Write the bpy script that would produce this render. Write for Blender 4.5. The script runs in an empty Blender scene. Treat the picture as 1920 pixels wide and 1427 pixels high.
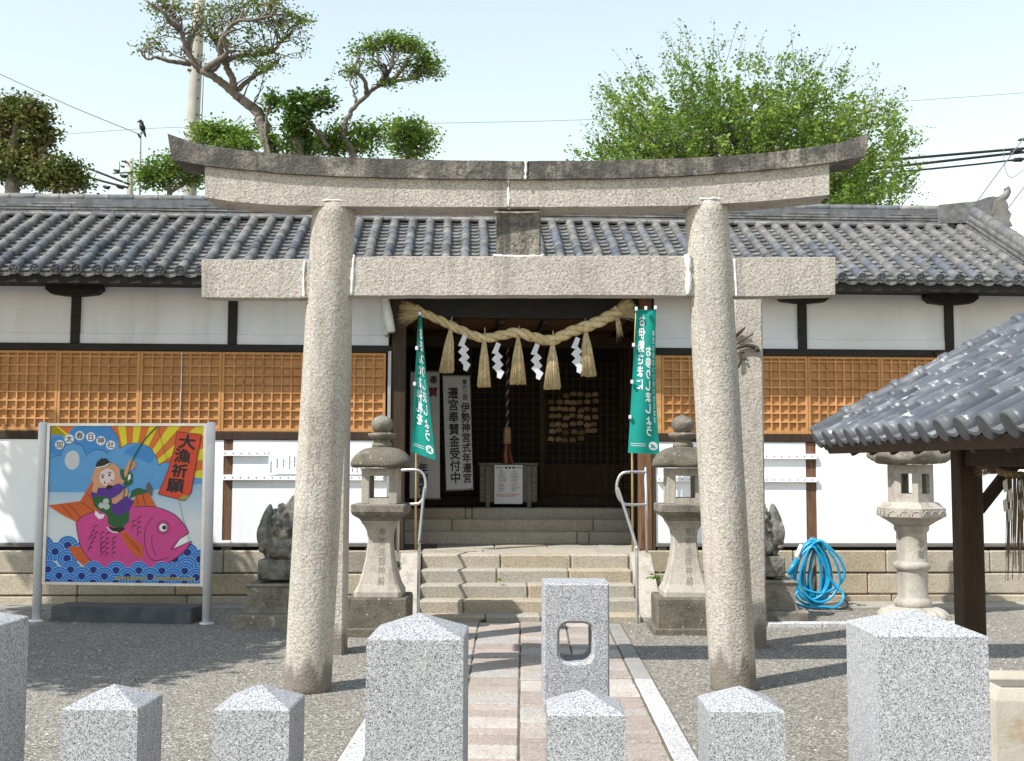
import bpy, bmesh, math, random
from mathutils import Vector, Matrix, noise
random.seed(11)
SC = bpy.context.scene
COL = SC.collection
I4 = Matrix.Identity(4)
rad = math.radians

# ------------------------------------------------------------------ camera
FPX, EYE = 2100.0, 1.7                      # focal length in photo pixels, eye height (m)
_yaw, _pit, _rol = rad(.87), rad(4.21), rad(.2)
CF = Vector((-math.sin(_yaw)*math.cos(_pit), math.cos(_yaw)*math.cos(_pit), math.sin(_pit)))
_R0 = Vector((math.cos(_yaw), math.sin(_yaw), 0)); _U0 = _R0.cross(CF)
CR = _R0*math.cos(_rol) + _U0*math.sin(_rol)
CU = _U0*math.cos(_rol) - _R0*math.sin(_rol)
cam = bpy.data.cameras.new('camera'); cam.sensor_width = 36; cam.lens = FPX/1920*36
cam.clip_start = .1; cam.clip_end = 2000
co = bpy.data.objects.new('camera', cam); COL.objects.link(co)
m = Matrix((CR, CU, -CF)).transposed().to_4x4(); m.translation = (0, 0, EYE); co.matrix_world = m
SC.camera = co

# ------------------------------------------------------------------ sky, sun, exposure
SUN_AZ, SUN_EL = rad(53), rad(51)         # shadows fall 53 deg to the right of straight ahead
sd = Vector((math.sin(SUN_AZ)*math.cos(SUN_EL), math.cos(SUN_AZ)*math.cos(SUN_EL), -math.sin(SUN_EL)))
w = bpy.data.worlds.new('World'); SC.world = w; w.use_nodes = True
nt = w.node_tree; bg = nt.nodes['Background']
sky = nt.nodes.new('ShaderNodeTexSky'); sky.sky_type = 'NISHITA'; sky.sun_disc = False
sky.sun_elevation = SUN_EL; sky.sun_rotation = math.atan2(-sd.x, -sd.y)
sky.air_density = 2.1; sky.dust_density = 0.0; sky.ozone_density = .6; sky.altitude = 0
hz_ = nt.nodes.new('ShaderNodeHueSaturation'); hz_.inputs['Saturation'].default_value = .68   # hazy spring sky
nt.links.new(sky.outputs[0], hz_.inputs['Color']); nt.links.new(hz_.outputs[0], bg.inputs[0]); bg.inputs[1].default_value = .138
sl = bpy.data.lights.new('sun', 'SUN'); sl.energy = 4.3; sl.angle = rad(.55); sl.color = (1, .97, .92)
so = bpy.data.objects.new('sun', sl); COL.objects.link(so)
so.rotation_euler = sd.to_track_quat('-Z', 'Y').to_euler(); so.location = (-20, -16, 30)
vs = SC.view_settings; vs.view_transform = 'Standard'; vs.look = 'None'; vs.exposure = .65; vs.gamma = 1
vs.use_curve_mapping = False

# ------------------------------------------------------------------ helpers
def ray(px, py): return CF + CR*((px-960)/FPX) + CU*((713.5-py)/FPX)
def at(px, py, Y):                          # photo pixel + real distance -> point of the place
    d = ray(px, py); t = Y/d.y; return Vector((d.x*t, Y, EYE+d.z*t))
def gnd(px, py):
    d = ray(px, py); t = -EYE/d.z; return Vector((d.x*t, d.y*t, 0))
HALL_TH = rad(3.4)
BM_ = Matrix.Translation((0, 13.75, 0)) @ Matrix.Rotation(HALL_TH, 4, 'Z')
BI_ = BM_.inverted()
def bat(px, py, d=0):                       # the same, on a plane of the hall's own frame
    o = BI_ @ Vector((0, 0, EYE)); r = BI_.to_3x3() @ ray(px, py)
    t = (d-o.y)/r.y; return o + r*t
def bx(px, d=0, py=700): return bat(px, py, d).x
def bz(py, d=0, px=960): return bat(px, py, d).z

WM = {}
def tag(o, label=None, cat=None, group=None, kind=None):
    if label: o['label'] = label
    if cat: o['category'] = cat
    if group: o['group'] = group
    if kind: o['kind'] = kind
    return o
def put(o, parent, A=I4, basis=None):
    COL.objects.link(o)
    if parent is not None:
        o.parent = parent; o.matrix_parent_inverse = WM[parent].inverted() @ A
        if basis is not None: o.matrix_basis = basis
    else:
        o.matrix_basis = A @ basis if basis is not None else A
    WM[o] = A @ basis if basis is not None else A
    return o
def empty(name, loc, label, cat, group=None, A=None, kind=None):
    o = bpy.data.objects.new(name, None); o.empty_display_size = .2
    M_ = A if A is not None else Matrix.Translation(loc)
    o.matrix_basis = M_; COL.objects.link(o); WM[o] = M_
    return tag(o, label, cat, group, kind)
def inst(me, name, parent, A=I4, loc=(0, 0, 0), rot=None, scale=None):
    B = Matrix.Translation(loc)
    if rot is not None: B = B @ (rot if isinstance(rot, Matrix) else Matrix.Rotation(rot, 4, 'Z'))
    if scale is not None: B = B @ Matrix.Diagonal((*scale, 1))
    return put(bpy.data.objects.new(name, me), parent, A, B)

class MB:
    def __init__(s): s.v = []; s.f = []; s.m = []; s.sm = []
    def add(s, vs, fs, mi=0, smooth=False):
        b = len(s.v); s.v += [tuple(x) for x in vs]
        for f in fs: s.f.append([b+i for i in f]); s.m.append(mi); s.sm.append(smooth)
        return s
    def box(s, x0, x1, y0, y1, z0, z1, mi=0):
        return s.add([(x, y, z) for x in (x0, x1) for y in (y0, y1) for z in (z0, z1)],
                     [(0, 1, 3, 2), (4, 6, 7, 5), (0, 4, 5, 1), (2, 3, 7, 6), (0, 2, 6, 4), (1, 5, 7, 3)], mi)
    def cbox(s, x0, x1, y0, y1, z0, z1, b=.01, mi=0):
        lo, hi = (x0, y0, z0), (x1, y1, z1); ix = {}; V = []
        for c in range(8):
            sg = [(c >> a) & 1 for a in range(3)]
            for a in range(3):
                p = [(hi if sg[k] else lo)[k] + (0 if k == a else (-b if sg[k] else b)) for k in range(3)]
                ix[(c, a)] = len(V); V.append(p)
        F = []
        for a in range(3):
            u, w_ = [k for k in range(3) if k != a]
            for sg in (0, 1):
                cs = [(sg << a) | (i << u) | (j << w_) for i, j in ((0, 0), (1, 0), (1, 1), (0, 1))]
                F.append([ix[(c, a)] for c in cs])
            for i in (0, 1):
                for j in (0, 1):
                    c0 = (i << u) | (j << w_); c1 = c0 | (1 << a)
                    F.append([ix[(c0, u)], ix[(c1, u)], ix[(c1, w_)], ix[(c0, w_)]])
        for c in range(8): F.append([ix[(c, 0)], ix[(c, 1)], ix[(c, 2)]])
        return s.add(V, F, mi)
    def tube(s, pts, r, n=8, mi=0, smooth=True, closed=False):
        pts = [Vector(p) for p in pts]; k = len(pts)
        rr = r if isinstance(r, (list, tuple)) else [r]*k
        V = []; up = None
        for i, p in enumerate(pts):
            t = (pts[(i+1) % k]-pts[i-1]) if closed else (pts[min(i+1, k-1)]-pts[max(i-1, 0)])
            t = t.normalized() if t.length > 1e-9 else Vector((0, 0, 1))
            if up is None: up = t.orthogonal().normalized()
            up = (up - t*up.dot(t)); up = up.normalized() if up.length > 1e-6 else t.orthogonal().normalized()
            sd_ = t.cross(up)
            for j in range(n):
                a = 2*math.pi*j/n; V.append(p + (up*math.cos(a)+sd_*math.sin(a))*rr[i])
        F = []
        for i in range(k if closed else k-1):
            for j in range(n):
                a, b = i*n+j, i*n+(j+1) % n; i2 = ((i+1) % k)*n
                F.append((a, b, i2+(j+1) % n, i2+j))
        if not closed: F.append(tuple(range(n))); F.append(tuple(range((k-1)*n, k*n)))
        return s.add(V, F, mi, smooth)
    def lathe(s, prof, n=24, c=(0, 0, 0), mi=0, smooth=True, rot0=0, wob=0):
        V = []; k = len(prof)
        for r, z in prof:
            for j in range(n):
                a = 2*math.pi*j/n+rot0; q = r*(1+wob*noise.noise((math.cos(a)*2+c[0]*7, math.sin(a)*2, z*9)))
                V.append((c[0]+q*math.cos(a), c[1]+q*math.sin(a), c[2]+z))
        F = []
        for i in range(k-1):
            for j in range(n):
                F.append((i*n+j, i*n+(j+1) % n, (i+1)*n+(j+1) % n, (i+1)*n+j))
        F.append(tuple(range(n))); F.append(tuple(range((k-1)*n, k*n)))
        return s.add(V, F, mi, smooth)
    def rings(s, rings, mi=0, smooth=False, cap=True):     # list of equal-length loops
        V = [p for r in rings for p in r]; n = len(rings[0]); F = []
        for i in range(len(rings)-1):
            for j in range(n): F.append((i*n+j, i*n+(j+1) % n, (i+1)*n+(j+1) % n, (i+1)*n+j))
        if cap: F.append(tuple(range(n))); F.append(tuple(range((len(rings)-1)*n, len(rings)*n)))
        return s.add(V, F, mi, smooth)
    def grid(s, P, nu, nv, mi=0, smooth=True):
        V = [P(i/nu, j/nv) for j in range(nv+1) for i in range(nu+1)]
        return s.add(V, [(j*(nu+1)+i, j*(nu+1)+i+1, (j+1)*(nu+1)+i+1, (j+1)*(nu+1)+i) for j in range(nv) for i in range(nu)], mi, smooth)
    def mesh(s, name, mat, fix=True):
        me = bpy.data.meshes.new(name); me.from_pydata(s.v, [], s.f)
        for mt in (mat if isinstance(mat, (list, tuple)) else [mat]): me.materials.append(mt)
        me.polygons.foreach_set('material_index', s.m); me.polygons.foreach_set('use_smooth', s.sm)
        if fix:
            b = bmesh.new(); b.from_mesh(me); bmesh.ops.recalc_face_normals(b, faces=b.faces); b.to_mesh(me); b.free()
        me.update(); return me
    def build(s, name, mat, parent=None, A=I4, label=None, cat=None, group=None, kind=None, fix=True):
        o = bpy.data.objects.new(name, s.mesh(name, mat, fix)); put(o, parent, A)
        return tag(o, label, cat, group, kind)
def cat_rom(pts, n=8, closed=False):
    pts = [Vector(p) for p in pts]; k = len(pts); out = []
    for i in range(k if closed else k-1):
        g = (lambda q: pts[q % k]) if closed else (lambda q: pts[min(max(q, 0), k-1)])
        a, b, c, d = g(i-1), g(i), g(i+1), g(i+2)
        for j in range(n):
            t = j/n
            out.append(.5*((2*b)+(c-a)*t+(2*a-5*b+4*c-d)*t*t+(3*b-a-3*c+d)*t**3))
    if not closed: out.append(pts[-1])
    return out
def lerp(a, b, t): return a+(b-a)*t
def tab(xs, x):                              # smooth table lookup [(x, y..)]
    for i in range(len(xs)-1):
        if x <= xs[i+1][0] or i == len(xs)-2:
            t = (x-xs[i][0])/(xs[i+1][0]-xs[i][0]); return [lerp(p, q, t) for p, q in zip(xs[i], xs[i+1])]
_tc = {}
def text2d(s, vertical=True, line=1.0, bold=0.0):
    """flat lettering as 2-D verts and faces, 1 unit = one character, centred on x, top at 0"""
    key = (s, vertical, line, bold)
    if key in _tc: return _tc[key]
    c = bpy.data.curves.new('lettering', 'FONT'); c.body = '\n'.join(s) if vertical else s
    c.align_x = 'CENTER'; c.size = 1; c.space_line = line; c.offset = bold; c.resolution_u = 2
    o = bpy.data.objects.new('lettering', c); COL.objects.link(o)
    me = bpy.data.meshes.new_from_object(o)
    V = [(v.co.x, v.co.y-.88) for v in me.vertices]; F = [list(p.vertices) for p in me.polygons]
    bpy.data.objects.remove(o); bpy.data.curves.remove(c); bpy.data.meshes.remove(me)
    _tc[key] = (V, F); return V, F
def chars(s, fn, m_, parent, A=I4, bold=0, name='character'):
    """each character an object; fn maps (x, y, height) in character units to a point"""
    for i, ch in enumerate(s):
        if ch == ' ': continue
        V, F = text2d(ch); mb = MB()
        for q, (dx, dy) in enumerate(((0, 0), (1, .4), (-1, -.4), (.4, -1), (-.4, 1)) if bold else ((0, 0),)):
            mb.add([fn(x+dx*bold, y+dy*bold-i, .0004*q) for x, y in V], F)
        mb.build(name, m_, parent, A=A, fix=False)

# ------------------------------------------------------------------ materials
def lin(r, g, b):
    f = lambda c: (c/255/12.92) if c/255 <= .04045 else ((c/255+.055)/1.055)**2.4
    return (f(r), f(g), f(b))
def mat(name, cols, scale=6, detail=5, rough=.8, rspread=0, bump=(), spk=None, stains=(), rnd=0, huernd=None, metal=0,
        spec=.3, stretch=(1, 1, 1), transl=0, island=0, low=None, obj=False, streak=None):
    """noise-blended colours + coloured grains + stains with their own shapes + bumps"""
    M_ = bpy.data.materials.new(name); M_.use_nodes = True; t = M_.node_tree; N = t.nodes; L = t.links
    b = N['Principled BSDF']; out = N['Material Output']
    if obj: pos = N.new('ShaderNodeTexCoord').outputs['Object']
    else: pos = N.new('ShaderNodeNewGeometry').outputs['Position']
    mp = N.new('ShaderNodeMapping'); mp.inputs['Scale'].default_value = stretch; L.new(pos, mp.inputs[0])
    def nz(sc, de=4, ro=.55, src=mp.outputs[0]):
        n = N.new('ShaderNodeTexNoise'); n.inputs['Scale'].default_value = sc; n.inputs['Detail'].default_value = de
        n.inputs['Roughness'].default_value = ro; L.new(src, n.inputs['Vector']); return n.outputs['Fac']
    def ramp(src, stops, interp='LINEAR'):
        r = N.new('ShaderNodeValToRGB'); r.color_ramp.interpolation = interp; e = r.color_ramp.elements
        while len(e) < len(stops): e.new(.5)
        for q, (p, c) in zip(e, stops): q.position = p; q.color = (*c, 1) if not isinstance(c, (int, float)) else (c, c, c, 1)
        L.new(src, r.inputs[0]); return r.outputs[0]
    def mix(fac, a, c, mode='MIX'):
        x = N.new('ShaderNodeMix'); x.data_type = 'RGBA'; x.blend_type = mode
        for s_, i_ in ((fac, 0), (a, 6), (c, 7)):
            if isinstance(s_, (int, float)): x.inputs[i_].default_value = s_
            elif isinstance(s_, tuple): x.inputs[i_].default_value = (*s_, 1)
            else: L.new(s_, x.inputs[i_])
        return x.outputs[2]
    if isinstance(cols[0], (int, float)): cols = [cols, tuple(c*.8 for c in cols)]
    k = len(cols); c = ramp(nz(scale, detail), [(.32+.36*i/(k-1), q) for i, q in enumerate(cols)])
    hs = []
    if spk:                                   # (scale, [(pos,color)...], amount) coloured mineral grains
        vo = N.new('ShaderNodeTexVoronoi'); vo.inputs['Scale'].default_value = spk[0]; L.new(pos, vo.inputs['Vector'])
        sp = N.new('ShaderNodeSeparateColor'); L.new(vo.outputs['Color'], sp.inputs[0])
        c = mix(spk[2], c, ramp(sp.outputs[0], spk[1], 'CONSTANT'))
        if len(spk) > 3: hs.append((vo.outputs['Distance'], spk[3], spk[4]))
    for sc, lo, hi, colr, amt in stains:
        f_ = ramp(nz(sc, 8, .62), [(lo, 0.0), (hi, amt)]); c = mix(f_, c, colr)
    if streak:                                # (lo, hi, colour, amount): dark rain runs down upright faces
        ms_ = N.new('ShaderNodeMapping'); ms_.inputs['Scale'].default_value = streak[4] if len(streak) > 4 else (7, 7, .45); L.new(pos, ms_.inputs[0])
        f_ = ramp(nz(1, 7, .65, ms_.outputs[0]), [(streak[0], 0.0), (streak[1], streak[3])]); c = mix(f_, c, streak[2])
    if low:                                   # (height, softness, colour, amount): splash dirt with a ragged edge
        sx = N.new('ShaderNodeSeparateXYZ'); L.new(pos, sx.inputs[0])
        ad = N.new('ShaderNodeMath'); ad.operation = 'MULTIPLY_ADD'; mq = N.new('ShaderNodeMapping'); mq.inputs['Scale'].default_value = (9, 9, 1.3); L.new(pos, mq.inputs[0]); L.new(nz(1, 5, .6, mq.outputs[0]), ad.inputs[0])
        ad.inputs[1].default_value = -low[1]; L.new(sx.outputs[2], ad.inputs[2])
        a2 = N.new('ShaderNodeMath'); L.new(ad.outputs[0], a2.inputs[0]); a2.inputs[1].default_value = low[1]*.5
        f_ = ramp(a2.outputs[0], [(max(0, low[0]-.05), low[3]), (low[0]+.06, 0.0)]); c = mix(f_, c, low[2])
    if rnd or huernd:
        oi = N.new('ShaderNodeObjectInfo').outputs['Random']
        if huernd: c = mix(huernd[1], c, ramp(oi, [(i/len(huernd[0]), q) for i, q in enumerate(huernd[0])], 'CONSTANT'), huernd[2] if len(huernd) > 2 else 'MIX')
        if rnd:
            mr = N.new('ShaderNodeMapRange'); L.new(oi, mr.inputs[0]); mr.inputs[3].default_value = 1-rnd; mr.inputs[4].default_value = 1+rnd
            h = N.new('ShaderNodeHueSaturation'); L.new(mr.outputs[0], h.inputs['Value']); L.new(c, h.inputs['Color']); c = h.outputs[0]
    if island:
        g = N.new('ShaderNodeNewGeometry'); mr = N.new('ShaderNodeMapRange'); L.new(g.outputs['Random Per Island'], mr.inputs[0])
        mr.inputs[3].default_value = 1-island; mr.inputs[4].default_value = 1+island
        h = N.new('ShaderNodeHueSaturation'); L.new(mr.outputs[0], h.inputs['Value']); L.new(c, h.inputs['Color']); c = h.outputs[0]
    L.new(c, b.inputs['Base Color']); b.inputs['Metallic'].default_value = metal
    b.inputs['Specular IOR Level'].default_value = spec
    if rspread:
        mr = N.new('ShaderNodeMapRange'); L.new(nz(scale*1.7, 4), mr.inputs[0]); mr.inputs[1].default_value = .3; mr.inputs[2].default_value = .7
        mr.inputs[3].default_value = rough-rspread; mr.inputs[4].default_value = rough+rspread; L.new(mr.outputs[0], b.inputs['Roughness'])
    else: b.inputs['Roughness'].default_value = rough
    nrm = None
    for src, st, ds in [(nz(q[0], q[3] if len(q) > 3 else 4), q[1], q[2]) for q in bump]+hs:
        bp = N.new('ShaderNodeBump'); bp.inputs['Strength'].default_value = st; bp.inputs['Distance'].default_value = ds
        L.new(src, bp.inputs['Height'])
        if nrm: L.new(nrm, bp.inputs['Normal'])
        nrm = bp.outputs[0]
    if nrm: L.new(nrm, b.inputs['Normal'])
    if transl:
        tr = N.new('ShaderNodeBsdfTranslucent'); L.new(c, tr.inputs[0]); ms = N.new('ShaderNodeMixShader'); ms.inputs[0].default_value = transl
        L.new(b.outputs[0], ms.inputs[1]); L.new(tr.outputs[0], ms.inputs[2]); L.new(ms.outputs[0], out.inputs[0])
    return M_
def flat(name, c, rough=.6, **k): return mat(name, [tuple(q*.93 for q in c), c], scale=9, rough=rough, **k)

GR = [(0, (.05, .052, .06)), (.12, (.17, .172, .185)), (.30, (.30, .302, .312)), (.58, (.41, .412, .42)), (.86, (.56, .56, .56))]
M_NEWGRAN = mat('new_granite', [(.36, .362, .372), (.43, .43, .435)], 3, rnd=.07, rough=.75, spk=(320, GR, .9), bump=[(140, .15, .003)],
                stains=[(1.8, .58, .8, (.30, .30, .295), .4)], streak=(.55, .75, (.22, .215, .205), .4, (11, 11, .7)))
M_OLDGRAN = mat('weathered_granite', [(.35, .325, .28), (.43, .395, .34), (.49, .455, .395)], 2.5, rough=.9,
                spk=(120, [(0, (.11, .10, .09)), (.12, (.29, .25, .215)), (.35, (.42, .38, .33)), (.75, (.54, .50, .445))], .6),
                bump=[(45, .75, .012, 3), (160, .4, .004)], stains=[(1.3, .55, .75, (.25, .215, .185), .6), (5, .57, .7, (.27, .21, .175), .45), (.6, .55, .7, (.47, .40, .35), .5)],
                low=(.20, .55, (.12, .10, .08), .75), streak=(.52, .70, (.17, .15, .13), .55))
M_OLDDARK = mat('moldy_granite', [(.15, .138, .118), (.25, .228, .195), (.36, .33, .285)], 7, rough=.92,
                spk=(120, [(0, (.12, .105, .09)), (.14, (.30, .26, .21)), (.4, (.46, .41, .34)), (.8, (.56, .52, .45))], .55),
                bump=[(45, .85, .013, 3), (160, .4, .004)], stains=[(2.1, .40, .60, (.06, .056, .05), .85), (14, .48, .6, (.045, .043, .04), .7), (22, .66, .74, (.34, .33, .29), .5)], streak=(.45, .62, (.055, .052, .047), .75))
M_LANT = mat('lantern_stone', [(.12, .105, .083), (.20, .18, .145), (.28, .255, .215)], 5, rough=.92,
             spk=(150, [(0, (.07, .06, .05)), (.2, (.19, .17, .14)), (.6, (.29, .265, .225))], .4), bump=[(60, .7, .009), (14, .35, .012)],
             stains=[(4, .48, .66, (.065, .058, .047), .7), (13, .60, .67, (.46, .46, .42), .75)])
M_LANTPALE = mat('pale_lantern_stone', [(.33, .30, .26), (.43, .395, .345)], 4, rough=.9, spk=(150, [(0, (.2, .18, .15)), (.15, (.46, .41, .35)), (.7, (.58, .53, .46))], .4),
             bump=[(60, .6, .007), (16, .25, .008)], stains=[(4, .52, .70, (.17, .15, .122), .6)], streak=(.5, .68, (.16, .14, .115), .5))
M_MOSSY = mat('mossy_stone', [(.105, .093, .067), (.175, .155, .118)], 5, rough=.95, spk=(140, [(0, (.055, .05, .038)), (.3, (.145, .128, .098)), (.8, (.25, .23, .19))], .4),
              bump=[(50, .7, .01)], stains=[(3, .5, .66, (.05, .05, .033), .75), (16, .62, .67, (.45, .45, .41), .8)])
M_KOMA = mat('statue_stone', [(.085, .08, .068), (.17, .16, .14), (.26, .245, .22)], 9, rough=.92, bump=[(26, .9, .02, 3), (90, .5, .005)],
             stains=[(7, .48, .64, (.04, .038, .032), .8), (14, .62, .7, (.36, .35, .32), .5)])
M_BASEST = mat('foundation_stone', [(.29, .26, .21), (.37, .335, .275), (.41, .38, .325)], 3, rough=.92, rnd=.10,
               spk=(110, [(0, (.22, .18, .13)), (.2, (.42, .35, .26)), (.7, (.56, .50, .41))], .45), bump=[(50, .6, .01), (120, .4, .004)],
               stains=[(2.3, .55, .75, (.26, .21, .15), .5)], huernd=([(.85, .82, .80), (1, .93, .82), (.93, .92, .92), (1, .96, .9)], .8, 'MULTIPLY'))
M_JOINT = mat('joint_mortar', [(.11, .09, .065), (.16, .135, .10)], 8, rough=1, bump=[(60, .6, .01)])
M_STEP = mat('step_stone', [(.27, .25, .215), (.335, .31, .265), (.35, .33, .295)], 3, rough=.92, rnd=.08,
             spk=(120, [(0, (.2, .17, .13)), (.2, (.42, .37, .29)), (.7, (.56, .51, .43))], .45), bump=[(50, .6, .009), (120, .4, .004)],
             stains=[(3, .56, .76, (.19, .17, .14), .5)], huernd=([(1.05, .97, .83), (.9, .9, .9), (1, .97, .92), (.84, .84, .84)], .8, 'MULTIPLY'))
M_PAVE = mat('paving_stone', [(.325, .308, .285), (.385, .365, .34)], 4, rough=.88, rnd=.12,
             spk=(110, [(0, (.13, .115, .10)), (.14, (.33, .30, .27)), (.5, (.43, .40, .37)), (.85, (.56, .53, .50))], .5), bump=[(70, .5, .006)],
             huernd=([(.93, .83, .78), (1.12, 1.1, 1.07), (.85, .75, .70), (.96, .88, .82), (.88, .86, .85), (.92, .80, .75), (1.05, 1.0, .96)], 1.0, 'MULTIPLY'), stains=[(5, .54, .72, (.2, .18, .155), .45), (1.1, .5, .7, (.25, .225, .195), .5)])
M_PAVEW = mat('white_border_granite', [(.41, .405, .395), (.49, .485, .475)], 4, rough=.85, rnd=.05, spk=(130, [(0, (.10, .10, .10)), (.18, (.42, .415, .405)), (.6, (.58, .575, .565))], .65), bump=[(70, .5, .006)], stains=[(3, .54, .74, (.24, .225, .2), .5)])
M_CEMENT = mat('grey_cement', [(.22, .21, .19), (.30, .285, .26)], 4, rough=.95, bump=[(80, .4, .004)], stains=[(2, .55, .7, (.15, .14, .12), .5)])
M_CEMENTP = mat('pale_cement', [(.27, .255, .22), (.34, .32, .28)], 4, rough=.95, bump=[(80, .4, .004)], stains=[(2, .55, .7, (.24, .22, .18), .5)])
M_DARKBLK = mat('dark_painted_block', [(.05, .055, .065), (.085, .09, .10)], 7, rough=.7, bump=[(30, .3, .004)], stains=[(5, .6, .7, (.14, .14, .14), .4)])
M_MORTAR = mat('white_mortar', [(.70, .69, .66), (.82, .81, .78)], 14, rough=.95, bump=[(60, .7, .008)], stains=[(12, .6, .7, (.5, .47, .42), .5)])
M_GROUND = mat('gravel', [(.215, .193, .162), (.265, .24, .202), (.305, .278, .238)], .9, 8, rough=.95,
               spk=(75, [(0, (.075, .068, .06)), (.18, (.155, .142, .12)), (.4, (.23, .21, .18)), (.72, (.33, .305, .265)), (.92, (.54, .51, .46))], .75, .9, .012),
               bump=[(120, .4, .006)], stains=[(.7, .56, .72, (.14, .127, .105), .45), (1.6, .68, .78, (.11, .125, .055), .3)])
M_TILE = mat('smoked_tile', [(.085, .088, .094), (.135, .137, .14), (.195, .193, .188)], 5, rough=.58, rspread=.12, rnd=.25,
             huernd=([(.78, .82, .9), (1.05, 1.02, .98), (1.22, 1.15, 1.04), (.95, .97, 1.0), (1.1, 1.03, .95), (.66, .71, .8)], .9, 'MULTIPLY'),
             bump=[(40, .25, .004)], stains=[(10, .58, .70, (.25, .245, .235), .55), (26, .66, .72, (.42, .415, .40), .5), (4, .58, .72, (.045, .052, .065), .6)])
M_TILEF = mat('flat_tile', [(.085, .085, .085), (.14, .138, .133), (.20, .197, .19)], 9, rough=.65, island=.28, bump=[(40, .25, .004)],
              stains=[(12, .6, .7, (.10, .10, .10), .5)])
M_TILEB = mat('glossy_tile', [(.07, .076, .088), (.125, .13, .14)], 7, rough=.46, rspread=.14, spec=.45, rnd=.25, bump=[(30, .2, .003)],
              stains=[(7, .54, .66, (.25, .255, .265), .7), (10, .61, .65, (.50, .50, .49), .8), (3, .55, .7, (.04, .045, .055), .6)], stretch=(1, 1, 1))
M_TILECUT = mat('tile_end_face', [(.075, .08, .088), (.125, .13, .14)], 9, rough=.7, rnd=.2, bump=[(40, .3, .003)])
M_PLASTER = mat('white_plaster', [(.66, .675, .71), (.73, .745, .78)], 1.5, 7, rough=.95, bump=[(30, .15, .004)], stains=[(1.6, .56, .8, (.54, .53, .51), .5)], streak=(.52, .72, (.50, .485, .46), .45, (3, 3, .35)))
M_WHITEBD = mat('white_board', [(.85, .86, .87), (.90, .90, .91)], 2, 6, rough=.7, stains=[(2.5, .63, .8, (.60, .59, .57), .35)], streak=(.58, .76, (.55, .54, .52), .4, (9, 9, .5)))
M_LATT = mat('lattice_wood', [(.37, .178, .066), (.48, .245, .095), (.56, .31, .135)], 3, 6, rough=.62, rnd=.16, bump=[(60, .15, .002)], stretch=(1, 1, 4))
M_LATTB = mat('lattice_backing', [(.42, .205, .072), (.52, .265, .10)], 4, 6, rough=.65, bump=[(60, .12, .002)], stretch=(4, 1, .6))
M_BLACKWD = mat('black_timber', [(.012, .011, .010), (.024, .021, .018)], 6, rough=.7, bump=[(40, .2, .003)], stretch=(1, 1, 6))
M_BROWNWD = mat('brown_timber', [(.085, .042, .022), (.15, .078, .04), (.19, .105, .06)], 5, 7, rough=.7, bump=[(50, .3, .004)], stretch=(6, 6, .7))
M_DARKBR = mat('dark_timber', [(.030, .018, .012), (.055, .033, .020)], 5, 6, rough=.65, bump=[(50, .25, .003)], stretch=(5, 5, .7))
M_SILL = mat('sill_timber', [(.13, .125, .12), (.19, .18, .17)], 6, rough=.8, bump=[(50, .3, .003)], stretch=(.6, 6, 6))
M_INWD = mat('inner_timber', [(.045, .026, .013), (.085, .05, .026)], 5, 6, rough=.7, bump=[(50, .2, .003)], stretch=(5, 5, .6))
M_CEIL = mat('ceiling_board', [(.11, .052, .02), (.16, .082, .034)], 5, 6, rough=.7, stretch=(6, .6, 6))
M_GREYWD = mat('grey_old_wood', [(.12, .105, .088), (.19, .17, .14)], 6, 6, rough=.8, bump=[(50, .3, .003)], stretch=(.7, 5, 5))
M_EMA = mat('plaque_wood', [(.22, .145, .075), (.30, .205, .115)], 8, rough=.7, rnd=.4)
M_STEEL = mat('brushed_steel', [(.52, .52, .53), (.62, .62, .63)], 9, rough=.38, metal=.85, spec=.5)
M_PAINTPO = mat('white_painted_post', [(.60, .61, .66), (.68, .69, .73)], 4, rough=.4, spec=.5, stains=[(5, .63, .72, (.45, .45, .47), .4)])
M_ALU = mat('grey_aluminium', [(.36, .36, .37), (.44, .44, .45)], 8, rough=.45, metal=.6)
M_IRON = mat('rusty_iron', [(.04, .033, .025), (.09, .07, .045)], 20, rough=.85, bump=[(60, .5, .004)])
M_STRAW = mat('straw', [(.42, .32, .165), (.56, .44, .25), (.66, .54, .33)], 26, rough=.75, island=.22, bump=[(120, .5, .004)])
M_STRAWD = mat('old_straw', [(.17, .125, .075), (.27, .20, .125)], 26, rough=.85, island=.25)
M_PAPER = flat('white_paper', (.84, .84, .86), .7, transl=.25)
M_PAPERD = flat('paper_banner', (.33, .325, .315), .8)  # white paper, its colour darkened for the dim entrance
M_ROPERED = flat('dark_red_cloth', (.10, .012, .011), .8)
M_ROPEW = flat('dimmed_white_cloth', (.24, .235, .225), .8)  # rope red and white darkened in colour for the dim entrance
M_INK = flat('black_ink', (.015, .015, .016), .7)
M_INKR = flat('red_ink', (.55, .06, .05), .7)
M_CARVESHADE = mat('painted_carving_shade', [(.16, .14, .115), (.24, .21, .175)], 30, rough=1)  # flat strokes in darker stone colour, painting the shade of engraved grooves
M_CARVESHADE2 = mat('painted_stroke_shade', [(.19, .17, .145), (.27, .245, .205)], 30, rough=1)  # fainter groove shade, likewise painted as flat strokes
M_TEAL = mat('teal_cloth', [(.006, .285, .235), (.010, .335, .275)], 3, rough=.75, transl=.3, bump=[(400, .15, .001)])
M_PRINTW = flat('white_print', (.80, .83, .83), .7, transl=.2)
M_BAMBOO = mat('bamboo', [(.50, .35, .16), (.62, .46, .24)], 12, rough=.45)
M_HOSE = mat('blue_hose', [(.006, .235, .43), (.010, .31, .53)], 6, rough=.32, spec=.5)
M_PLASTW = flat('white_plastic', (.74, .72, .70), .4)
M_BLACKPL = flat('black_rubber', (.02, .02, .022), .6)
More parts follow.
